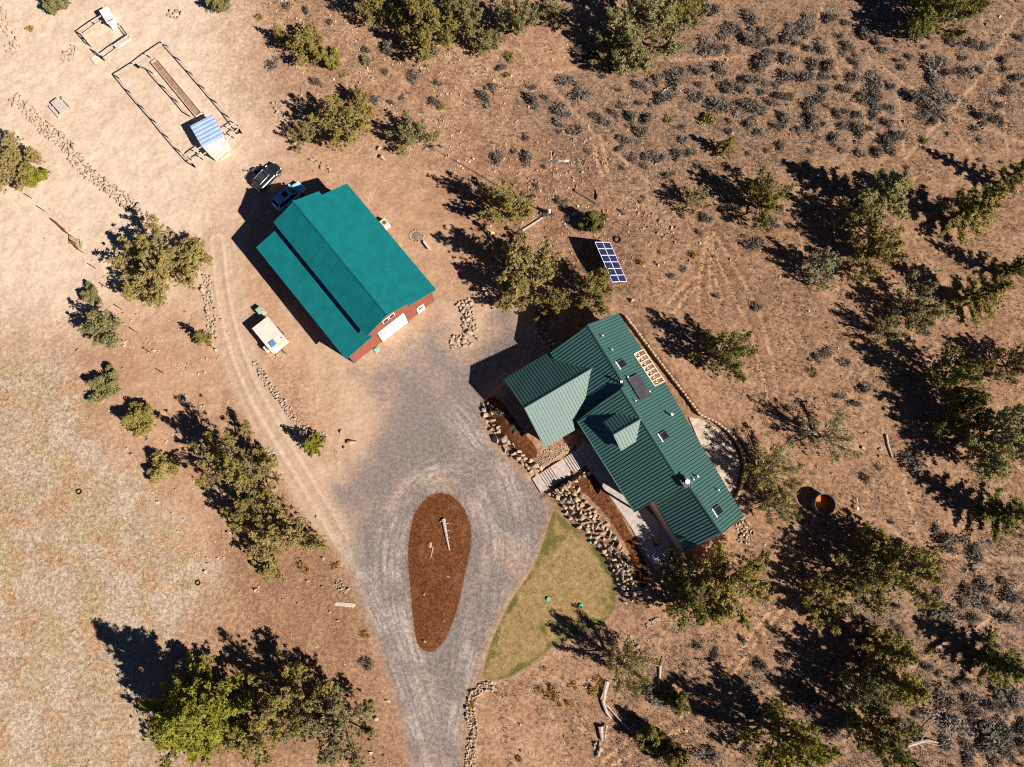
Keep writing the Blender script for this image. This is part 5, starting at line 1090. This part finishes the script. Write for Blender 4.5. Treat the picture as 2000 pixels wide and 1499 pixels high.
# cream trailer
def trailer():
    a, an, lu, lv = frame_from((529.5, 688), (560, 664), (494, 641), 1.9)
    t = empty('camp_trailer', 'boxy cream utility trailer parked left of the barn', 'trailer', (a[0], a[1], 0), an)
    MB().box(.02, .02, .45, lu, lv, 1.9).build('body', M_CREAM, t, bevel=.05)
    rf = MB().box(0, 0, 1.904, lu + .02, lv + .02, 1.99).build('roof', simple('chalky_roof_coating', (.66, .575, .52), .7, 0, .2, .07, 1), t, bevel=.03)
    MB().box(.45, .35, 1.995, 1.25, 1.15, 2.12).build('hatch', simple('blue_hatch', (.12, .22, .45), .4, 0, .4, .05, 1), rf, bevel=.02)
    MB().tube([(lu - .35, .6, 1.995), (lu - .35, .6, 2.1)], .07, 8).build('vent_pipe', M_DARK, rf)
    for x in (.0, lu): 
        for y in (lv * .4, lv * .6): MB().tube([(x - .1, y, .33), (x + .1, y, .33)], .33, 14).build('wheel', M_DARK, t)
    MB().box(-.55, .75, .35, -.05, 1.55, 1.2).build('gas_locker', M_WHITE, t, bevel=.06)
    MB().bar((lu / 2, 0, .45), (lu / 2, -1.1, .45), .12).build('drawbar', M_STEEL, t)
    MB().box(.4, -.03, .6, 1.1, .018, 1.7).build('door', M_WHITE, t)
trailer()
a, an, lu, lv = frame_from((506, 614.5), (515.5, 607.5), (499, 605), .9)
t = empty('utility_box', 'sage green electrical cabinet standing near the cream trailer', 'utility box', (a[0], a[1], 0), an)
MB().box(0, 0, .1, lu, lv, .9).build('body', M_LEDGE, t, bevel=.03); MB().box(-.1, -.1, -.1, lu + .1, lv + .1, .098).build('plinth', M_CONC, t); MB().box(-.03, -.03, .903, lu + .03, lv + .03, .96).build('lid', M_LEDGE, t, bevel=.02)
p = P3(546, 698); o = MB().bar((-.5, 0, .22), (.5, 0, .22), .16).bar((-.4, -.2, .08), (-.4, .2, .08), .12).bar((.4, -.2, .08), (.4, .2, .08), .12).build('timber_block', M_WOOD, loc=(p[0], p[1], p[2]), rot=-.6); tag(o, 'short timber on bearers in front of the cream trailer', 'timber')
# heat pump by the barn
a = P3(753, 441); t = empty('heat_pump', 'cream heat pump unit against the barn side wall', 'heat pump', (a[0], a[1], 0), math.radians(39.5)); MB().box(-.45, -.6, .1, .45, .6, 1.05).build('casing', M_CREAM, t, bevel=.04); MB().tube([(0, 0, 1.052), (0, 0, 1.09)], .3, 14).build('fan_grille', M_TRIM, t); MB().box(-.55, -.7, -.05, .55, .7, .098).build('plinth', M_CONC, t)
# bench by the fire ring
a = P3(834, 481); t = empty('log_bench', 'pale log bench beside the fire ring', 'bench', tuple(a), -.95); MB().bar((-.7, 0, .42), (.7, 0, .42), .35, .1).build('seat', M_GWOOD, t)
for x in (-.5, .5): MB().box(x - .1, -.15, 0, x + .1, .15, .365).build('leg', M_WOOD, t)
a = P3(736, 684); o = MB().box(-.35, -.3, 0, .35, .3, .18).build('valve_box', M_AQUA, loc=tuple(a), rot=.6, bevel=.03); tag(o, 'faded green valve lid in front of the barn', 'valve box')
a = P3(1157, 1059); o = MB().box(-.35, -.25, 0, .35, .25, .2).build('valve_box', M_AQUA, loc=tuple(a), rot=-.4, bevel=.03); tag(o, 'pale aqua valve box at the lawn edge under the boulders', 'valve box')
for (x, y), lb in (((1070.5, 1170), 'bright green sprinkler cap on lawn, nearer the driveway'), ((1134, 1183), 'bright green sprinkler cap on lawn, nearer the boulders')):
    a = P3(x, y); o = MB().lathe([(.26, 0), (.26, .16), (.2, .22)], 14).build('sprinkler_cap', M_CAPG, loc=(a[0], a[1], a[2] + .02)); tag(o, lb, 'sprinkler cap')
# blue barrel and white chair under the tree
a = P3(1051, 611); o = MB().lathe([(.40, 0), (.42, .3), (.40, .6), (.42, .9), (.36, .98)], 16).build('barrel', M_TARP, loc=(a[0], a[1], a[2])); tag(o, 'blue plastic barrel between the junipers and the house', 'barrel')
a = P3(1046, 596); t = empty('garden_chair', 'white plastic chair half hidden under the juniper', 'chair', tuple(a), .8); MB().box(-.25, -.25, .4, .25, .25, .44).build('seat', M_WHITE, t); MB().box(.22, -.25, .44, .27, .25, .9).build('backrest', M_WHITE, t)
for sx in (-.22, .22):
    for sy in (-.22, .22): MB().bar((sx, sy, 0), (sx, sy, .398), .04).build('leg', M_WHITE, t)
# tyres
def tyre(px, py, r, label):
    a = P3(px, py); o = MB(); V = []; Fc = []; n, m = 20, 8
    for i in range(n):
        for j in range(m):
            u, v = 2 * math.pi * i / n, 2 * math.pi * j / m; V.append(((r + r * .28 * math.cos(v)) * math.cos(u), (r + r * .28 * math.cos(v)) * math.sin(u), r * .28 * math.sin(v) + r * .26))
    for i in range(n):
        for j in range(m): Fc.append((i * m + j, ((i + 1) % n) * m + j, ((i + 1) % n) * m + (j + 1) % m, i * m + (j + 1) % m))
    x = o.add(V, Fc).build('tyre', M_DARK, loc=tuple(a)); tag(x, label, 'tyre')
tyre(155, 961, .30, 'dark old tyre lying in the dry meadow'); tyre(387, 1139, .27, 'thin dark tyre half sunk on the pale ground above the huge conifer'); tyre(464, 257, .36, 'black tyre leaning on the pen corner post'); tyre(1206, 469, .42, 'stone filled old tyre beside the solar array')

# fences: posts and rails as parts
def fence(label, lines, h, mat, name='fence', rails=(1.0,), pr=.065, wire=True):
    p0 = P3(*lines[0][0]); t = empty(name, label, 'fence', tuple(p0))
    for L in lines:
        W_ = [P3(*q) - p0 for q in L]
        for q in W_: MB().bar(q - [0, 0, .3], q + [0, 0, h], pr * 2).build('post', mat, t)
        for a, b in zip(W_[:-1], W_[1:]):
            for f in rails: MB().bar(a + [0, 0, h * f], b + [0, 0, h * f], .15, .06).build('rail', mat, t)
            if wire:
                w = MB(); d = b - a; l = np.linalg.norm(d)
                for k in range(1, int(h / .3)): w.bar(a + [0, 0, k * .3], b + [0, 0, k * .3], .005)
                for k in range(int(l / .3)): w.bar(a + d * (k * .3 / l), a + d * (k * .3 / l) + [0, 0, h], .005)
                wo = w.build('wire_mesh', M_MESH, t); wo['kind'] = 'stuff'
    return t
fence('timber and wire fence around the large garden pen', [[(381, 327), (356, 299), (332, 271), (309, 242), (284, 214), (259, 184), (237, 156), (272, 134), (297, 115), (330, 93), (354, 120), (378, 147), (402, 175), (426, 203), (450, 231), (472, 261)],
      [(272, 134), (301, 145), (326, 175), (350, 201), (374, 230)]], 1.35, M_GWOOD)
fence('timber and wire front of the large pen beside the blue roofed shed', [[(381, 327), (400, 314), (414, 304)], [(447, 284), (460, 272), (472, 261)], [(376, 314), (390, 303), (404, 294)], [(442, 264), (455, 257), (468, 248)]], 1.35, M_GWOOD, wire=False)
fence('grey board fence of the small pen at the top left', [[(163, 71), (191, 51), (216, 36)], [(241, 55), (259, 79), (231, 98), (204, 118)], [(163, 71), (172, 82), (181, 93)], [(192, 106), (204, 118)]], 1.25, M_GWOOD, rails=(1.0, .35))
def yard_shed(label, corners, z, mat, n, overhang=.15, wall=M_GWOOD):
    a, an, lu, lv = frame_from(corners[0], corners[1], corners[2], z); t = empty('animal_shed', label, 'shed', (a[0], a[1], 0), an)
    sg = 1
    MB().box(.12, .12, 0, lu - .12, lv - .12, z - .12).build('wall', wall, t)
    MB().box(0, 0, z - .1, lu, lv, z).build('roof', mat, t)
    r_ = MB()
    for k in range(n):
        y = lv * (k + .5) / n; s_ = lv / n * .28; r_.add([(0, y - s_, z), (lu, y - s_, z), (lu, y - s_ * .5, z + .05), (0, y - s_ * .5, z + .05), (lu, y + s_ * .5, z + .05), (0, y + s_ * .5, z + .05), (lu, y + s_, z), (0, y + s_, z)], [(0, 1, 2, 3), (3, 2, 4, 5), (5, 4, 6, 7), (1, 6, 4, 2), (0, 3, 5, 7)])
    if n: r_.build('roof_corrugation', mat, t)
    return t, lu, lv
t, lu, lv = yard_shed('shed with ribbed blue-grey metal roof inside the large pen', ((395, 288), (438.4, 265), (364, 251)), 2.2, M_GALV, 6)
t2, lu2, lv2 = yard_shed('low flat annex with pale roof in front of the ribbed shed', ((413.6, 307.6), (447, 281.5), (399, 287.5)), 1.75, simple('pale_felt_roof', (.66, .60, .58), .8, 0, .2, .05, 1), 0)
MB().box(lu2 * .38, .1, 1.754, lu2 * .62, lv2 * .95, 1.80).build('roof_panel', M_WHITE, t2)
a, an, lu, lv = frame_from((430, 312), (448, 299.5), (423, 300.5), .4); t = empty('feed_bin', 'open cream timber box at the front of the annex', 'box', (a[0], a[1], 0), an)
for bx_ in ((0, 0, lu, .08), (0, lv - .08, lu, lv), (0, .084, .08, lv - .084), (lu - .08, .084, lu, lv - .084)): MB().box(bx_[0], bx_[1], 0, bx_[2], bx_[3], .4).build('side', M_CREAM, t)
MB().box(.085, .085, .0, lu - .085, lv - .085, .22).build('fill', simple('straw_bedding', (.62, .50, .34), .9, 0, .1, .15, 3), t)
# long raised planter
a = G(294, 122, .4); b = G(382.5, 229, .4); c = G(306, 114, .4); d = (b - a)[:2]; L_ = np.linalg.norm(d); an = math.atan2(d[1], d[0]); Wp = abs(np.cross(d / L_, (c - a)[:2]))
t = empty('raised_planter', 'long narrow timber planter full of reddish soil in the large pen', 'planter', (a[0], a[1], 0), an)
for bx_ in ((0, 0, L_, .09), (0, Wp - .09, L_, Wp), (0, .094, .09, Wp - .094), (L_ - .09, .094, L_, Wp - .094)): MB().box(bx_[0], bx_[1], 0, bx_[2], bx_[3], .45).build('side', M_GWOOD, t)
MB().box(.095, .095, 0, L_ - .095, Wp - .095, .25).build('soil', M_SOIL, t)
p = P3(398, 225); o = MB().box(-.3, -.2, 0, .3, .2, .35).build('salt_block', M_CREAM, loc=tuple(p), rot=.5, bevel=.04); tag(o, 'pale block at the lower end of the long planter', 'block')
# small pen: white shelter, bench box, board
t, lu, lv = yard_shed('white roofed shelter at the corner of the small pen', ((209, 46), (225.5, 37), (192.5, 21.5)), 1.7, M_WHITE, 0, wall=M_WHITE)
MB().box(.25, .12, 1.702, lu * .8, .25, 1.71).build('roof_mark', M_DARK, t)
a, an, lu, lv = frame_from((229, 93), (255, 74), (223.6, 85.6), .7); t = empty('nest_box', 'long pale lidded bench box on the small pen rail', 'box', (a[0], a[1], 0), an); MB().box(0, 0, .25, lu, lv, .7).build('body', M_GWOOD, t, bevel=.02); MB().box(-.04, -.04, .703, lu + .04, lv + .04, .74).build('lid', M_GWOOD, t)
for x in (.1, lu - .2): MB().box(x, .05, 0, x + .1, lv - .05, .248).build('leg', M_GWOOD, t)
a, an, lu, lv = frame_from((184, 124), (197, 116), (178.5, 112.5), .15); o = MB().box(0, 0, 0, lu, lv, .1).build('board', M_CREAM, loc=(a[0], a[1], .06), rot=an); tag(o, 'square pale board lying outside the small pen', 'board')
# picnic table
a, an, lu, lv = frame_from((119, 223.6), (132.5, 213.5), (95.6, 203), .75); t = empty('picnic_table', 'grey picnic table with two benches beside the rock row', 'picnic table', (a[0], a[1], 0), an)
for k in range(5): MB().box(lu * k / 5 + .008, 0, .71, lu * (k + 1) / 5 - .008, lv, .75).build('plank', M_GWOOD, t)
for x in (-.62, lu + .32): MB().box(x, .05, .40, x + .3, lv - .05, .45).build('bench', M_GWOOD, t)
for y in (lv * .18, lv * .82): MB().bar((-.5, y, .38), (lu + .5, y, .38), .06, .1).bar((.1, y, .7), (-.4, y, 0), .06, .1).bar((lu - .1, y, .7), (lu + .4, y, 0), .06, .1).build('trestle', M_GWOOD, t)
# left gate and fence posts
p = P3(153, 478); t = empty('field_gate', 'small olive barred gate lying half open on the left slope', 'gate', tuple(p), -.42)
for k in range(5): MB().bar((-.95, -.35 + .2 * k, .35 + .12 * k), (.95, -.35 + .2 * k, .35 + .12 * k), .06).build('bar', M_YGATE, t)
for x in (-.9, .9): MB().bar((x, -.45, .28), (x, .55, .92), .07).build('stile', M_YGATE, t)
fence('thin brace fence beside the olive gate', [[(112, 436), (126, 448), (140, 462)], [(148, 476), (163, 494)]], 1.1, M_REDPOST, rails=(1.0,), pr=.05, wire=False)
for x, y in ((62, 388), (86, 412), (187, 525), (209, 562), (238, 605), (268, 650), (294, 689), (320, 730), (355, 783)):
    q = P3(x, y); o = MB().bar((0, 0, -.3), (0, 0, 1.15), .09).build('fence_post', M_REDPOST, loc=tuple(q)); tag(o, 'thin rust-red steel fence post on the left slope', 'fence post', 'rust-red posts of the left fence line')
# fallen tree branches and driftwood
def log(label, pts, r0, r1, name='log', mat=M_DEAD, twigs=(), cat='log'):
    p0 = P3(*pts[0]); W_ = [P3(*q) - p0 for q in pts]; m = MB(); n = len(W_)
    m.tube([w + [0, 0, r0 * .8] for w in W_], [r0 + (r1 - r0) * k / (n - 1) for k in range(n)], 8)
    for tw in twigs:
        V = [P3(*q) - p0 + [0, 0, r0 + .12 * k] for k, q in enumerate(tw)]; m.tube(V, [r1 * .8, r1 * .5, r1 * .25][:len(V)], 5)
    o = m.build(name, mat, loc=tuple(p0)); tag(o, label, cat); return o
log('bleached log with stubby branches on the mulch island', [(866, 1014), (869, 1030), (873, 1052), (878, 1075)], .26, .10, twigs=[[(868, 1024), (876, 1022), (880, 1026)], [(870, 1036), (878, 1036), (881, 1040)], [(872, 1050), (879, 1050)], [(866, 1016), (860, 1020)]])
log('antler-shaped pale branch below the round stone on the mulch island', [(846, 1068), (844, 1078), (842, 1088)], .10, .06, name='branch', cat='branch', twigs=[[(843, 1084), (840, 1090), (838, 1093)], [(842, 1086), (846, 1092), (849, 1095)]])
log('long forked grey driftwood trunk on bare ground at the bottom', [(1185, 1330), (1180, 1350), (1177, 1370), (1184, 1390), (1192, 1402)], .34, .16, name='driftwood', twigs=[[(1180, 1372), (1205, 1400), (1234, 1430)], [(1178, 1350), (1172, 1365)], [(1184, 1340), (1188, 1332)]])
log('short split grey trunk above the bottom stones', [(1172, 1418), (1174, 1432), (1176, 1446)], .36, .2, name='driftwood', twigs=[[(1184, 1416), (1182, 1430), (1180, 1446)]])
log('grey standing snag fallen beside bushes right of driftwood', [(1289, 1300), (1288, 1320), (1287, 1338)], .2, .1, name='driftwood', twigs=[[(1286, 1300), (1278, 1298)], [(1289, 1302), (1298, 1285)]])
log('fallen pole lying below the turbine mast', [(1008, 459), (1038, 440), (1067, 421)], .16, .14, name='fallen_pole')
log('dark trunk in place of a cast shadow line right of the turbine', [(1123, 373), (1145, 385), (1166, 398)], .22, .28, twigs=[[(1165, 396), (1168, 382), (1169, 374)]], mat=M_BARK)  # dark trunk shape stands in for a thin cast shadow on this slope
log('weathered log lying beside the trail right of the dead juniper', [(1730, 850), (1734, 872), (1742, 895)], .18, .10)
log('tangle of bleached dead branches in the middle brush', [(1285, 190), (1300, 175), (1325, 165)], .14, .05, name='dead_branches', twigs=[[(1295, 178), (1315, 185), (1330, 188)], [(1290, 185), (1300, 195), (1312, 200)], [(1305, 172), (1318, 172), (1335, 172)], [(1288, 188), (1280, 200)]])
log('fallen dead tree with splayed limbs at the lower right', [(1770, 1455), (1795, 1448), (1810, 1445), (1830, 1450)], .3, .1, name='dead_branches', twigs=[[(1795, 1448), (1810, 1420), (1835, 1405)], [(1800, 1447), (1830, 1455), (1855, 1448)], [(1790, 1450), (1805, 1465), (1808, 1478)], [(1785, 1452), (1770, 1440), (1765, 1425)]])
log('scattered pale branch pile under the top right juniper', [(1740, 62), (1755, 58), (1770, 66)], .12, .06, name='dead_branches', twigs=[[(1745, 60), (1760, 50), (1768, 44)], [(1755, 58), (1765, 72)], [(1790, 74), (1798, 70)]])
# gray dead limbs along the tall track tree
log('pale dead limbs tangled at the track edge', [(520, 890), (535, 884), (546, 880)], .08, .04, name='dead_branches', twigs=[[(530, 886), (540, 895)], [(525, 888), (538, 878)]])

# ------------------------------------------------------------------ solar array
def solar():
    tl = G(1161.8, 473.3, 3.15); tr = G(1191, 473.6, 1.15); br = G(1224.5, 550.2, 1.15); P_ = plane3(tl, tr, br); bl = Gp(1187, 547, *P_); bl = tl + (br - tr)
    c = (tl + br) / 2; t = empty('solar_array', 'tilted ground array of twelve dark blue solar panels', 'solar array', (c[0], c[1], float(height([c[:2]])[0])))
    o0 = np.array(t.location); n = P_[1]
    for i in range(2):
        for j in range(6):
            e = .012
            q = [tl + (tr - tl) * (i + a) / 2 + (bl - tl) * (j + b) / 6 - o0 for a, b in ((e, e), (1 - e, e), (1 - e, 1 - e), (e, 1 - e))]
            mb = MB(); mb.add([x for x in q] + [x - n * .04 for x in q], [(0, 1, 2, 3), (7, 6, 5, 4), (0, 4, 5, 1), (1, 5, 6, 2), (2, 6, 7, 3), (3, 7, 4, 0)])
            po = mb.build('solar_panel', M_PVBLUE, t); f = MB()
            for k in range(4): f.bar(q[k] + n * .004, q[(k + 1) % 4] + n * .004, .075, .05, up=n)
            f.build('frame', M_WHITE, po)
            g_ = MB()
            for k in range(1, 6): a_ = q[0] + (q[3] - q[0]) * k / 6; b_ = q[1] + (q[2] - q[1]) * k / 6; g_.bar(a_ + n * .004, b_ + n * .004, .012, .006, up=n)
            g_.build('cell_line', M_STEEL, po)
    for f in (.2, .8):
        a = tl + (bl - tl) * f - o0 - n * .12; b = tr + (br - tr) * f - o0 - n * .12; MB().bar(a, b, .1).build('beam', M_STEEL, t)
        for q in (a * .8 + b * .2, a * .2 + b * .8): MB().bar((q[0], q[1], -.3), (q[0], q[1], q[2]), .12).build('post', M_STEEL, t)
solar()
# ------------------------------------------------------------------ wind turbine
def turbine():
    b = P3(1069, 420); t = empty('wind_turbine', 'slim pole wind turbine on the slope above the solar array', 'wind turbine', tuple(b)); H = 15.6
    MB().tube([(0, 0, -.3), (0, 0, H * .5), (0, 0, H)], [.075, .06, .05], 8).build('mast', M_STEEL, t)
    MB().box(-.3, -.3, -.1, .3, .3, .1).build('footing', M_CONC, t)
    MB().tube([(-.35, 0, H + .15), (.35, 0, H + .15), (.5, 0, H + .15)], [.16, .18, .08], 10).build('nacelle', M_CHROME, t)
    MB().bar((.4, 0, H + .15), (1.55, .02, H + .15), .06).build('tail_boom', M_WHITE, t); MB().box(1.2, -.015, H - .1, 1.75, .015, H + .45).build('tail_vane', M_WHITE, t)
    for k in range(3):
        a = .5 + k * 2.094; MB().bar((-.40, 0, H + .15), (-.42, math.cos(a) * 1.15, H + .15 + math.sin(a) * 1.15), .13, .03, up=(1, 0, 0)).build('blade', M_WHITE, t)
    MB().tube([(-.55, 0, H + .15), (-.35, 0, H + .15)], [.05, .12], 8).build('hub', M_DARK, t)
    for k in range(4):
        a = .8 + k * 1.571; MB().tube([(0, 0, H * .62), (math.cos(a) * 4.5, math.sin(a) * 4.5, 0)], .012, 3).build('guy_wire', M_STEEL, t)
    MB().box(.12, -.2, .9, .4, .2, 1.5).build('control_box', M_WHITE, t)
turbine()
# ------------------------------------------------------------------ round tank with rusty inside
def tank():
    rim = G(1612, 985, 3.1 + .0); z = float(height([rim[:2]])[0]); c = G(1612, 985, z + 1.5)
    t = empty('water_tank', 'round steel tank, open with bright orange rusty floor', 'tank', (c[0], c[1], z)); r = 1.32; H = 1.5
    m = MB(); V = []; n = 40
    for q, zz in ((r, 0), (r, H), (r - .06, H), (r - .06, .3)): V += [(q * math.cos(2 * math.pi * k / n), q * math.sin(2 * math.pi * k / n), zz) for k in range(n)]
    m.add(V, [(i * n + k, i * n + (k + 1) % n, (i + 1) * n + (k + 1) % n, (i + 1) * n + k) for i in range(3) for k in range(n)]); m.build('wall', M_TANK, t)
    f = MB().lathe([(r - .065, 0), (r - .065, .3)], 40).build('floor', M_RUST, t)
    ri = MB(); V = [((r + .03 * math.cos(v)) * math.cos(u), (r + .03 * math.cos(v)) * math.sin(u), H + .03 * math.sin(v)) for u in [2 * math.pi * k / n for k in range(n)] for v in (0, 1.57, 3.14, 4.71)]
    ri.add(V, [(i * 4 + j, ((i + 1) % n) * 4 + j, ((i + 1) % n) * 4 + (j + 1) % 4, i * 4 + (j + 1) % 4) for i in range(n) for j in range(4)]).build('rim', M_STEEL, t)
    for k, (x, y) in enumerate(((-.85, .4), (-.15, -.45), (.1, -.4))):
        o = ob('stone', ROCKS[k], None, (c[0] + x, c[1] + y, z + .36), (0, 0, k), (.16, .2, .12)); tag(o, 'stone lying on the orange floor inside the tank', 'stone', 'stones inside the tank')
    MB().bar((.2, -r - .05, .3), (-.3, -r - 1.3, .08), .09).build('outlet_pipe', M_TANK, t)
tank()
a = P3(1672, 985); t = empty('stand_pipe', 'short white topped stand pipe on the slope right of the tank', 'pipe', tuple(a), 1.5)
MB().bar((0, 0, -.2), (0, 0, .7), .1).bar((-.8, 0, .35), (.8, 0, .35), .07).build('pipe', M_GWOOD, t); MB().box(-.75, -.12, .39, -.4, .12, .6).build('valve', M_WHITE, t, bevel=.02)

# ------------------------------------------------------------------ labels that single out each bush and loose stone by its neighbours
def direction(dx, dy): return ('right of' if dx > 0 else 'left of') if abs(dx) > abs(dy) else ('below' if dy > 0 else 'above')
MARKS += [(690, 530, 'the teal barn'), (1083, 330, 'the wind turbine mast'), (1192, 512, 'the solar array'), (1607, 985, 'the orange tank'), (520, 350, 'the black SUV'), (1305, 175, 'the tangle of dead branches'), (1145, 386, 'the trunk-shaped shadow line'),
          (1800, 1450, 'the fallen dead tree with splayed limbs'), (1206, 469, 'the stone filled tyre'), (1672, 985, 'the white topped stand pipe'), (1755, 60, 'the pale branch pile at the top right'), (1735, 870, 'the weathered log by the trail'),
          (1180, 1365, 'the long forked driftwood'), (1410, 880, 'the back patio'), (1038, 440, 'the fallen pole'), (688, 865, 'the biggest dark boulder'), (675, 1182, 'the white rock slab'), (814, 461, 'the fire ring'), (155, 961, 'the tyre in the meadow'), (860, 1045, 'the mulch island'), (1270, 440, 'the jumble of small rocks'), (745, 300, 'the pair of boulders above the barn')]
cand = []
for noun in sorted({q[3] for q in SMALL}):
    items = [q for q in SMALL if q[3] == noun]
    for mx, my, mn in MARKS:
        if len(mn.split()) + len(noun.split()) > 12: continue
        byd = {}
        for q in items:
            dx, dy = q[1] - mx, q[2] - my; byd.setdefault(direction(dx, dy), []).append((math.hypot(dx, dy), id(q), q))
        for dr, L in byd.items():
            L.sort(key=lambda e: e[0])
            for k, (dist, _, q) in enumerate(L[:6]):
                if dist < 230: cand.append((k + dist / 90.0, k, dist, noun, dr, mn, q))
cand.sort(key=lambda e: e[0]); done = set()
for sc_, k, dist, noun, dr, mn, q in cand:
    if id(q) in done: continue
    done.add(id(q)); q[0]['label'] = ' '.join((['closest', 'second closest', 'third closest', 'fourth closest', 'fifth closest', 'sixth closest'][k] + ' ' + noun + ' ' + dr + ' ' + mn).split())
